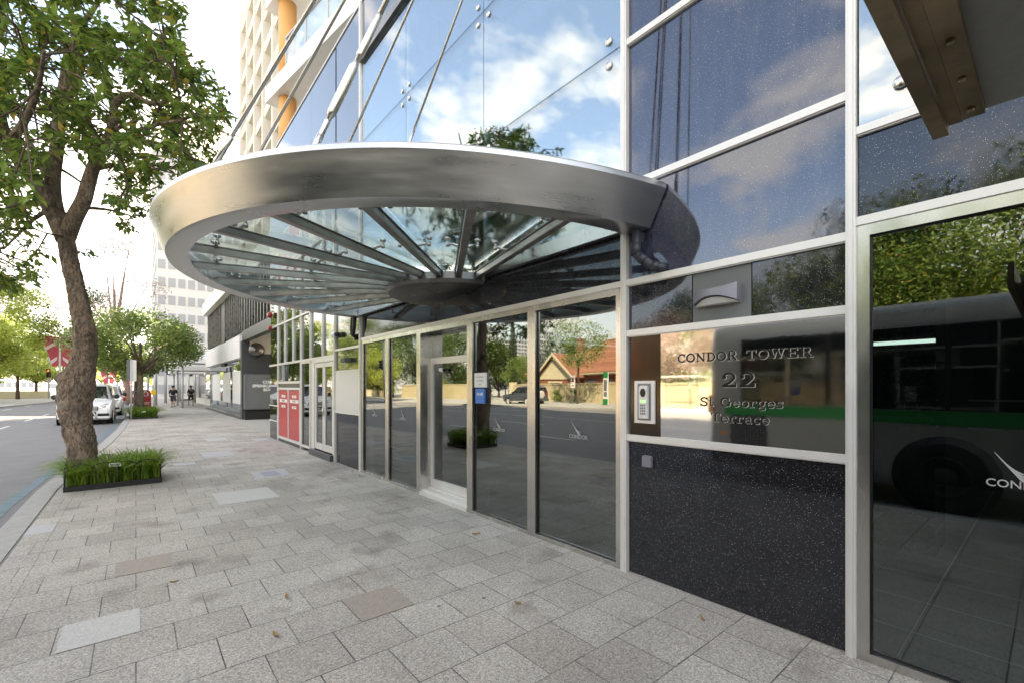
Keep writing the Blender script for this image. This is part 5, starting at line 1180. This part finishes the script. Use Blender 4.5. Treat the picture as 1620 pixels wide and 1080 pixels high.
vehicle('parked_wagon', 'slate grey off road wagon parked at the opposite kerb before the beige wall', 'car', (-25.8, 35.5, -.15), PI, 'cargrey', SST, (.95, 3.75), .37, .93, suv_x)

# the bus standing at the kerb beside the camera; only its reflection shows
bs = thing('city_bus', 'grey city bus with a green waist stripe standing at the kerb beyond the left edge', 'bus', (-5.37, 4.35, -.15))
def bpoly(e=0): return [(-.02+e, .30), (0+e, .45), (0+e, 1.5), (-.02+e, 2.55), (-.10+e, 2.86), (-.25+e, 3.0), (-1.25, 3.05)]
half = bpoly(); prof_ = half+[(-2.5-x, z) for x, z in reversed(half[:-1])]
st_ = []
for y, sc_ in ((0, .93), (-.03, .96), (-.12, .985), (-.35, 1), (-11.6, 1), (-11.9, .98), (-12.0, .92)):
    st_.append([(-1.25+(x+1.25)*sc_, y, .3+(z-.3)*(1-(1-sc_)*.45)) for x, z in prof_])
MB().sweep(None, st_, smooth=True).add(st_[0], [tuple(range(len(prof_)))]).add(st_[-1], [tuple(range(len(prof_)))]).build('body', 'busgrey', bs)
MB().box(.001, .008, -11.2, -.62, 1.44, 2.62).build('window_band', 'carglass', bs)
MB().box(-2.508, -2.501, -11.2, -.62, 1.44, 2.62).build('window_band', 'carglass', bs)
MB().box(.0015, .010, -11.6, -.32, 1.24, 1.43).box(-2.51, -2.5015, -11.6, -.32, 1.24, 1.43).build('waist_stripe', 'busgreen', bs)
MB().box(.001, .006, -1.06, -.42, .38, 1.235).build('engine_grille', 'grille', bs)
gg = MB()
for i in range(15): gg.box(.0061, .010, -1.06+i*.045, -1.054+i*.045, .40, 1.22)
for i in range(19): gg.box(.0061, .0105, -1.06, -.42, .40+i*.045, .406+i*.045)
gg.build('grille_mesh', 'lampgrey', bs)
MB().box(.001, .016, -.36, -.24, .86, .90).build('side_marker', 'amber', bs); MB().box(-.07, .004, -.01, .02, 1.25, 1.6).build('tail_light', 'redlens', bs); MB().box(.0, .015, -.14, -.08, 1.30, 1.34).build('side_reflector', 'redlens', bs)
for y in (-3.35, -8.9):
    MB().lathe([(.58, 0), (.58, .006)], (.0015, y, .5), 30, 'x').build('wheel_arch', 'black', bs)
    wh = MB().lathe([(.3, -.2), (.48, -.2), (.5, -.1), (.5, .01), (.46, .03), (.3, .03)], (-.01, y, .5), 30, 'x').build('tyre', 'tyre', bs)
    MB().lathe([(.3, 0), (.28, .02), (.2, -.04), (.1, .03), (.05, .04)], (.022, y, .5), 24, 'x').build('rim', 'grille', wh)
    MB().lathe([(.5, -.15), (.5, .15)], (-2.38, y, .5), 24, 'x').build('tyre', 'tyre', bs)
for k in range(1, 8): MB().box(.0085, .014, -.62-k*1.4, -.56-k*1.4, 1.44, 2.62).build('window_pillar', 'black', bs)
MB().box(-1.0, -.3, -10.4, -6.5, 3.0, 3.2).build('roof_pod', 'busgrey', bs, bevel=.05)

# ------------------------------------------------------------------ people
def person(label, loc, rz, sx=1, walk=.22, top='cloth', legs='cloth2', mark=False):
    t = bpy.data.meshes.new('person'); J = {}
    def j(n_, x, y, z, r): J[n_] = (len(J), (x, y, z), r)
    j('pelvis', 0, 0, .93, .125); j('waist', 0, .0, 1.08, .12); j('chest', 0, 0, 1.32, .14); j('neck', 0, .0, 1.47, .055); j('head', 0, -.01, 1.56, .075); j('skull', 0, 0, 1.66, .092); j('crown', 0, .01, 1.735, .06)
    for sg, nm in ((-1, 'l'), (1, 'r')):
        j('sh'+nm, sg*.19, 0, 1.40, .062); j('el'+nm, sg*.25, .03*sg, 1.13, .043); j('wr'+nm, sg*.25, -.09, .90, .028); j('ha'+nm, sg*.245, -.12, .83, .032)
        st__ = walk*sg
        j('hp'+nm, sg*.095, 0, .88, .095); j('kn'+nm, sg*.10, -st__*.7, .49, .06); j('an'+nm, sg*.10, -st__+(.14 if sg < 0 else 0), .10+(.06 if sg < 0 else 0), .036); j('to'+nm, sg*.11, -st__-.14+(.14 if sg < 0 else 0), .045+(.05 if sg < 0 else 0), .036)
    E2 = [('pelvis', 'waist'), ('waist', 'chest'), ('chest', 'neck'), ('neck', 'head'), ('head', 'skull'), ('skull', 'crown')]
    for nm in 'lr': E2 += [('chest', 'sh'+nm), ('sh'+nm, 'el'+nm), ('el'+nm, 'wr'+nm), ('wr'+nm, 'ha'+nm), ('pelvis', 'hp'+nm), ('hp'+nm, 'kn'+nm), ('kn'+nm, 'an'+nm), ('an'+nm, 'to'+nm)]
    def skin(keys, edges, grow, mt, name):
        ks = list(keys); me = bpy.data.meshes.new(name); me.from_pydata([J[k][1] if k in J else keys[k][1] for k in ks], [(ks.index(a), ks.index(b)) for a, b in edges if a in ks and b in ks], []); me.update()
        o = bpy.data.objects.new(name, me); C.objects.link(o); md = o.modifiers.new('s', 'SKIN'); md.use_smooth_shade = True
        for i, k in enumerate(ks):
            r = J[k][2]+grow; me.skin_vertices[0].data[i].radius = (r*(1.25 if k in ('chest', 'waist', 'pelvis') else 1), r)
        me.skin_vertices[0].data[0].use_root = True
        s2 = o.modifiers.new('u', 'SUBSURF'); s2.levels = s2.render_levels = 1
        bpy.context.view_layer.update(); ev = o.evaluated_get(bpy.context.evaluated_depsgraph_get()); m2 = bpy.data.meshes.new_from_object(ev); bpy.data.objects.remove(o)
        m2.materials.clear(); m2.materials.append(M[mt]); o2 = bpy.data.objects.new(name, m2); C.objects.link(o2); return o2
    body = skin({k: None for k in J}, E2, 0, 'skin', 'person'); tag(body, label, 'person'); body.location = loc; body.rotation_euler = (0, 0, rz); body.scale = (sx, sx, sx)
    sh = skin({k: None for k in ('chest', 'waist', 'shl', 'shr', 'ell', 'elr', 'pelvis')}, [('pelvis', 'waist'), ('waist', 'chest'), ('chest', 'shl'), ('chest', 'shr'), ('shl', 'ell'), ('shr', 'elr')], .017, top, 'shirt'); sh.parent = body
    pt = skin({k: None for k in ('pelvis', 'hpl', 'hpr', 'knl', 'knr')}, [('pelvis', 'hpl'), ('pelvis', 'hpr'), ('hpl', 'knl'), ('hpr', 'knr')], .022, legs, 'shorts'); pt.parent = body
    MB().lathe([(.02, 1.79), (.075, 1.775), (.1, 1.72), (.103, 1.66), (.085, 1.62)], (0, .018, 0), 16).build('hair', 'hair', body)
    for nm in 'lr':
        a = J['to'+nm][1]; MB().box(a[0]-.05, a[0]+.05, a[1]-.05, a[1]+.22, a[2]-.045, a[2]+.045).build('shoe', 'shoe', body, bevel=.025)
    fc_ = MB().tube([(0, -.098, 1.64), (0, -.122, 1.615), (0, -.10, 1.605)], [.008, .014, .01], 6).build('nose', 'skin', body)
    if mark: MB().box(-.12, .12, -.17, -.162, 1.30, 1.345).build('shirt_print', 'vinyl', sh)
    for nm, sg in (('l', -1), ('r', 1)):
        hx, hy, hz_ = J['ha'+nm][1]; fb = MB()
        for k in range(4): fb.tube([(hx+sg*.0, hy-.03+k*.018, hz_-.01), (hx, hy-.035+k*.02, hz_-.06), (hx-sg*.012, hy-.03+k*.018, hz_-.09+.006*abs(k-1.5))], [.0095, .009, .007], 6)
        fb.tube([(hx-sg*.005, hy-.04, hz_+.03), (hx-sg*.03, hy-.055, hz_-.01), (hx-sg*.035, hy-.05, hz_-.035)], [.011, .01, .008], 6).build('fingers', 'skin', body)
    return body
q = place(274, 36.0); person('person in black tee shirt and dark shorts walking away along the footpath', (q.x, q.y, 0), PI-.1, .98, .25)
q = place(302, 40.0); person('person in black printed tee shirt and shorts walking towards the camera', (q.x, q.y, 0), .15, .98, .22, 'cloth', 'cloth2', True)

# ------------------------------------------------------------------ the opposite side, seen only in the glass
ow = thing('boundary_wall', 'long beige rendered boundary wall with capping across the street', 'wall', (-31, 20, 0))
for y0, y1 in ((-60, -14), (-13.3, 10), (10.7, 41), (48, 70)):
    MB().box(-31.3, -31.0, y0, y1, -.1, 1.85).xf(Matrix.Translation((31, -20, 0))).build('wall_panel', 'wallbeige', ow); MB().box(-31.36, -30.94, y0, y1, 1.851, 2.0).xf(Matrix.Translation((31, -20, 0))).build('capping', 'wallbeige', ow)
for y in (-13.65, 10.35, 41.4, 47.6): MB().box(-31.45, -30.85, y-.34, y+.34, -.1, 2.25).xf(Matrix.Translation((31, -20, 0))).build('pier', 'cream2', ow)
hs = thing('cottage', 'brick cottage with terracotta tiled roof and cream gable behind the boundary wall', 'house', (-44, 35, 0))
HI = Matrix.Translation((44, -35, 0))
MB().box(-52, -38, 31, 46, 0, 3.3).xf(HI).build('brick_wall', 'brick', hs)
MB().box(-52.1, -37.95, 30.9, 46.1, 3.0, 3.35).xf(HI).build('cream_band', 'cream2', hs)
e_ = .6; x0, x1, y0, y1, z0, zr = -52-e_, -38+e_, 31-e_, 46+e_, 3.35, 8.0
MB().add([(x0, y0, z0), (x1, y0, z0), (x1, y1, z0), (x0, y1, z0), (-45, y0+6, zr), (-45, y1-8.5, zr), (x0, y0, z0-.12), (x1, y0, z0-.12), (x1, y1, z0-.12), (x0, y1, z0-.12)],
         [(0, 1, 4), (1, 2, 5, 4), (2, 3, 5), (3, 0, 4, 5), (0, 6, 7, 1), (1, 7, 8, 2), (2, 8, 9, 3), (3, 9, 6, 0), (6, 9, 8, 7)]).xf(HI).build('roof', 'rooftile', hs)
gy, gw = 39.2, 3.0
MB().add([(-35.8, gy-gw-.5, 2.9), (-35.8, gy+gw+.5, 2.9), (-35.8, gy, 5.9), (-43, gy-gw-.5, 2.9), (-43, gy+gw+.5, 2.9), (-43, gy, 5.9), (-35.8, gy-gw-.5, 2.72), (-35.8, gy+gw+.5, 2.72), (-35.8, gy, 5.72), (-43, gy-gw-.5, 2.72), (-43, gy+gw+.5, 2.72), (-43, gy, 5.72)],
         [(0, 2, 5, 3), (2, 1, 4, 5), (6, 9, 11, 8), (8, 11, 10, 7), (0, 6, 8, 2), (2, 8, 7, 1), (0, 3, 9, 6), (1, 7, 10, 4)]).xf(HI).build('gable_roof', 'rooftile', hs)
MB().prism([(gy-gw-.5, 2.75), (gy-gw-.2, 2.75), (gy, 5.55), (gy+gw+.2, 2.75), (gy+gw+.5, 2.75), (gy, 5.92)], -35.79, -35.68, 'x').xf(HI).build('bargeboard', 'cream2', hs)
MB().prism([(gy-gw, 2.9), (gy+gw, 2.9), (gy, 5.5)], -36.3, -36.2, 'x').xf(HI).build('gable_infill', 'cream2', hs)
MB().box(-38, -36.3, gy-gw, gy+gw, 0, 2.9).xf(HI).build('porch_wall', 'brick', hs); MB().box(-36.29, -36.2, gy-gw-.1, gy+gw+.1, 2.6, 2.9).box(-36.29, -36.2, gy-1.2, gy+1.2, 2.15, 2.35).box(-36.29, -36.2, gy-1.1, gy-.85, .9, 2.15).box(-36.29, -36.2, gy+.85, gy+1.1, .9, 2.15).xf(HI).build('window_surround', 'cream2', hs)
MB().box(-36.28, -36.24, gy-.85, gy+.85, .9, 2.15).xf(HI).build('window_glass', 'winshade', hs)
for y in (32.6, 35): MB().box(-37.99, -37.94, y-.6, y+.6, 1.0, 2.5).xf(HI).build('window', 'winshade', hs)
for k in range(26): MB().box(-37.6, -37.35, 31+k*.25, 31.12+k*.25, 3.1, 3.3).xf(HI).build('eaves_bracket', 'cream2', hs)
for y in (33, 43): MB().box(-46, -45.2, y, y+.9, 6, 8.4).box(-46.1, -45.1, y-.1, y+1.0, 8.4, 8.6).xf(HI).build('chimney', 'brick', hs)
for i, (x, y0, y1, h, m, lab) in enumerate(((-33.2, 48.5, 70, 3.2, 'leaf_d', 'dense dark hedge over the end of the beige wall'), (-30.5, 72, 92, 4.2, 'leaf_m', 'tall green hedge below the trees behind the signals'), (-24.5, 94, 125, 3.6, 'leaf_y', 'yellow green hedge beyond the bend of the opposite side'), (-33.0, -12, 24, 3.4, 'leaf_m', 'green hedge rising over the long beige wall'))):
    hd = thing('hedge', lab, 'hedge', (x, (y0+y1)/2, 0)); r0 = random.Random(300+i); pts = []
    for k in range(int((y1-y0)*h*75)):
        yy = r0.uniform(y0, y1)-(y0+y1)/2; zz = h*r0.random()**.8*(.85+.3*noise.noise(Vector((yy*.5, i, 0)))); pts.append((Vector((.7*r0.gauss(0, .6), yy, zz)), Vector((1, 0, .3))))
    raw('foliage', *leaf_tri(r0, pts, .30), m, hd); MB().box(-.25, .25, -(y1-y0)/2+.3, (y1-y0)/2-.3, 0, h*.6).build('branches', 'bark_d', hd)
w2_ = thing('low_wall', 'low cream garden wall under the hedge behind the signals', 'wall', (-29, 83, 0)); MB().box(-.15, .15, -11, 12, -.1, 1.05).build('wall_panel', 'cream2', w2_); MB().box(-.2, .2, -11, 12, 1.051, 1.15).build('capping', 'wallbeige', w2_)
cy = thing('cypress_tree', 'tall narrow dark cypress behind the boundary wall', 'tree', (-42, 54.5, 0)); rs2 = random.Random(5); pts = []
for k in range(5200):
    z = rs2.uniform(.4, 12.4); r_ = .62*min(1, (12.7-z)/5)*rs2.random()**.4; a = rs2.uniform(0, 2*PI); pts.append((Vector((r_*math.cos(a), r_*math.sin(a), z)), Vector((math.cos(a)*.3, math.sin(a)*.3, 1))))
raw('crown', *leaf_tri(rs2, pts, .22), 'leaf_d', cy); MB().tube([(0, 0, 0), (0, 0, 11)], [.15, .03], 8).build('trunk', 'bark_d', cy)
opp = [(-28.6, 28.6, 8.6, 2.9, 'leaf_m', 1900, .26, 4.0, 'slender young tree on the opposite footpath before the cottage'), (-49, 27, 15, 4.5, 'leaf_d', 3800, .4, 4, 'tall dark tree standing behind the right end of the cottage'), (-47, 49, 10, 4.2, 'leaf_d', 3600, .4, 2, 'dark rounded tree left of the cottage roof'),
       (-40, 50.5, 6.2, 3.0, 'leaf_m', 2600, .34, 1.2, 'low bright tree between the cottage and the cypress'), (-45, 60, 8.5, 3.6, 'leaf_y', 3400, .36, 1.5, 'yellow green bushy tree beyond the cypress'),
       (-36, 62, 11.5, 5.0, 'leaf_d', 4200, .4, 2, 'dense dark tree over the boundary wall end'), (-35, 72, 15.5, 6.2, 'leaf_d', 5200, .45, 2.4, 'large dark tree behind the traffic signals'), (-31, 82, 16, 6.5, 'leaf_m', 5200, .45, 2.4, 'large mid green tree behind the traffic signals'), (-27.5, 72, 8, 3.6, 'leaf_y', 3600, .34, 1.4, 'small golden green tree before the large dark ones'),
       (-35, 96, 17, 7, 'leaf_m', 5200, .5, 3, 'big green tree at the bend of the opposite side'), (-29, 106, 16, 7, 'leaf_y', 5200, .5, 3, 'big yellow green tree at the bend of the opposite side'), (-24, 92, 9, 4, 'leaf_y', 3400, .4, 2, 'low golden tree near the far signals'), (-23, 124, 15, 6.5, 'leaf_y', 4200, .5, 3, 'far yellow green tree beyond the bend'),
       (-34, 22, 8.5, 4.4, 'leaf_p', 6500, .28, 2.6, 'pale pink blossoming tree behind the bus shelter'), (-34, 10, 12.5, 5.5, 'leaf_m', 5000, .4, 3, 'big spreading tree right of the blossom tree'), (-33.5, 3, 15, 6.2, 'leaf_m', 6500, .4, 3, 'large bright green plane tree opposite the right window'), (-35, -5, 15.5, 6.5, 'leaf_d', 5200, .42, 3, 'large dark plane tree opposite the flat awning'), (-34, -15, 14, 6, 'leaf_m', 4000, .45, 3, 'green plane tree farthest along the opposite wall'),
       (-42, 80, 17, 7, 'leaf_d', 5200, .45, 1.5, 'broad dark evergreen filling the gap behind the signals'), (-40, 66, 12.5, 5.5, 'leaf_m', 4600, .42, 1.2, 'dense green tree behind the end of the beige wall'), (-38, 90, 14, 6.5, 'leaf_m', 5000, .45, 1.2, 'bushy green tree low to the ground behind the bend'), (-42, 58, 9.5, 4.5, 'leaf_d', 4200, .4, 1.0, 'dark bushy tree left of the cypress'),
       (-36.5, 7, 16.5, 6.5, 'leaf_d', 5600, .42, 1.5, 'dark plane tree behind the bright green one'), (-38, -2, 17, 7, 'leaf_m', 5600, .45, 1.5, 'tall plane tree behind the opposite wall opposite the flat awning'), (-33, 6.8, 12, 5.5, 'leaf', 5600, .38, 2, 'glossy green tree beside the big plane trees'),
       (-42, 26, 9.5, 4.0, 'leaf_m', 4200, .36, 2, 'green tree between the cottage and the blossom tree'),
       (-38, 19, 10.5, 4.0, 'leaf_m', 3600, .36, 3, 'green tree behind the blossom tree')]
for i, (x, y, h, r, m, n, sz, th_, lab) in enumerate(opp): simple_tree(lab, (x, y, 0), h, r, m, 'bark_d' if i else 'bark', n, sz, th_, .8, 70+i, 30, .2 if h > 9 else .11)
for i, (x, y, lab) in enumerate(((-30.4, 30.8, 'small round shrub at the foot of the wall right of the young tree'), (-30.4, 33.2, 'small round shrub at the foot of the wall left of the young tree'), (-29, 55, 'bright shrub beside the wall end'), (-27, 66, 'bright shrub behind the first signal'))):
    simple_tree(lab, (x, y, 0), 1.3 if i < 2 else 2.6, .75 if i < 2 else 1.8, 'leaf_m' if i < 2 else 'leaf_y', 'bark_d', 700, .14, .2, .8, 120+i, 10, .03, name='shrub')
for x, y, h, w2, lab in ((-186, 252, 70, 9, 'grey apartment tower seen left of the cypress'), (-214, 252, 58, 9, 'broad pale apartment tower seen behind the cypress'), (-226, 236, 68, 8, 'dark edged apartment tower right of the cypress')):
    block('apartment_block', lab, x-w2, x+w2, y, y+14, h*.62, 'towergrey', 14, 6)
sh_ = thing('bus_shelter', 'glass bus shelter with a thin flat roof against the boundary wall', 'bus shelter', (-28.4, 18.4, 0))
MB().box(-.7, .8, -2.0, 2.0, 2.35, 2.45).build('roof', 'alu', sh_)
for y in (-1.3, 1.3):
    for x in (-.5, .5): MB().tube([(x, y, -.02), (x, y, 2.35)], .04, 8).build('post', 'darksteel', sh_)
MB().box(-.5, -.48, -1.3, 1.3, .3, 2.1).build('glass_back', 'canopyglass', sh_); MB().box(-.45, -.1, -1.2, 1.2, .42, .48).build('bench', 'darksteel', sh_)
ts = thing('bus_stop_totem', 'white and green bus stop totem on the opposite footpath', 'sign', (-28.1, 25.0, 0))
MB().box(-.06, .06, -.25, .25, 0, 2.9).build('totem_panel', 'white', ts, bevel=.01)
MB().box(.061, .066, -.25, .25, 2.35, 2.9).box(.061, .066, -.25, .25, 0, .5).build('green_band', 'busgreen', ts); MB().box(.061, .066, -.17, .17, 1.2, 2.2).box(.061, .066, -.17, .17, .7, 1.1).build('timetable', 'lampgrey', ts)
ps = thing('parking_sign', 'white parking restriction sign on a pole before the cottage', 'road sign', (-27.7, 28.4, 0)); MB().tube([(0, 0, 0), (0, 0, 2.5)], .03, 8).build('pole', 'postgrey', ps); MB().box(.03, .045, -.28, .28, 1.55, 2.75).build('sign_plate', 'white', ps); MB().box(.046, .05, -.12, .12, 2.1, 2.5).box(.046, .05, -.2, .2, 1.7, 1.78).build('sign_print', 'redlens', ps)
signal((-18.8, 49.5, 0), 2.2, 'tall grey signal pole with a no turn disc on the opposite corner', 6.8, 2, True, True, .16, 4.2)
signal((-16.4, 56.5, 0), 2.1, 'short red traffic light near the far opposite corner', 5.0, 1, False, True, .09, 3.0)
signal((-21.6, 36.0, 0), 2.0, 'red traffic light post on the opposite kerb near the door reflection', 4.6, 1, False, True, .07, 2.9)
lt = thing('street_light_pole', 'tall grey street light pole on the opposite footpath', 'street light', (-21.8, 45.2, 0)); MB().tube([(0, 0, 0), (0, 0, 9.5)], [.17, .11], 12).build('pole', 'postgrey', lt); MB().tube([(0, 0, 4.9), (1.3, -.5, 4.95)], .04, 6).tube([(0, 0, 9.4), (1.8, 0, 9.7)], .05, 6).build('arm', 'postgrey', lt)

# ------------------------------------------------------------------ fallen leaves and grit
fl = [(-2.41, 3.73, 'dry curled brown leaf on the pavers in the left foreground'), (-1.13, 2.53, 'pale split leaf on the pavers in the right foreground'), (-.45, 4.02, 'small brown leaf near the glass right of the door'), (-3.05, 4.6, 'small yellow leaf beside the stained paver'), (-.14, 8.5, 'reddish dry leaf at the foot of the granite pier'), (-.2, 8.0, 'crumpled pale leaf at the foot of the leftmost dark window'), (-2.6, 3.2, 'round pale leaf in the lower left of the footpath'), (-.3, 1.55, 'tan leaf against the granite base')]
M['dryleaf'] = mat('dry_leaf', (.36, .24, .12), .7, 0, build=noisy(30, .6, 1.3))
for i, (x, y, lab) in enumerate(fl):
    r0 = random.Random(i); L_ = r0.uniform(.024, .045); a = r0.uniform(0, 6); d = Vector((math.cos(a), math.sin(a), 0)); sd = Vector((-d.y, d.x, 0)); v = []
    for k in range(7):
        t_ = k/6; ww = math.sin(PI*min(1, t_*1.05)*.97)*L_*.33; z = .006+.02*abs(t_-.4); v += [d*L_*(t_-.5)*2+sd*ww+Vector((0, 0, z+.012)), d*L_*(t_-.5)*2+Vector((0, 0, z)), d*L_*(t_-.5)*2-sd*ww+Vector((0, 0, z+.010))]
    f = [(3*k+j, 3*k+j+1, 3*k+j+4, 3*k+j+3) for k in range(6) for j in (0, 1)]
    o = raw('fallen_leaf', [tuple(q) for q in v], f, 'dryleaf'); o.location = (x, y, 0); md = o.modifiers.new('th', 'SOLIDIFY'); md.thickness = .001
    tag(o, lab, 'leaf', 'leaves fallen on the footpath')
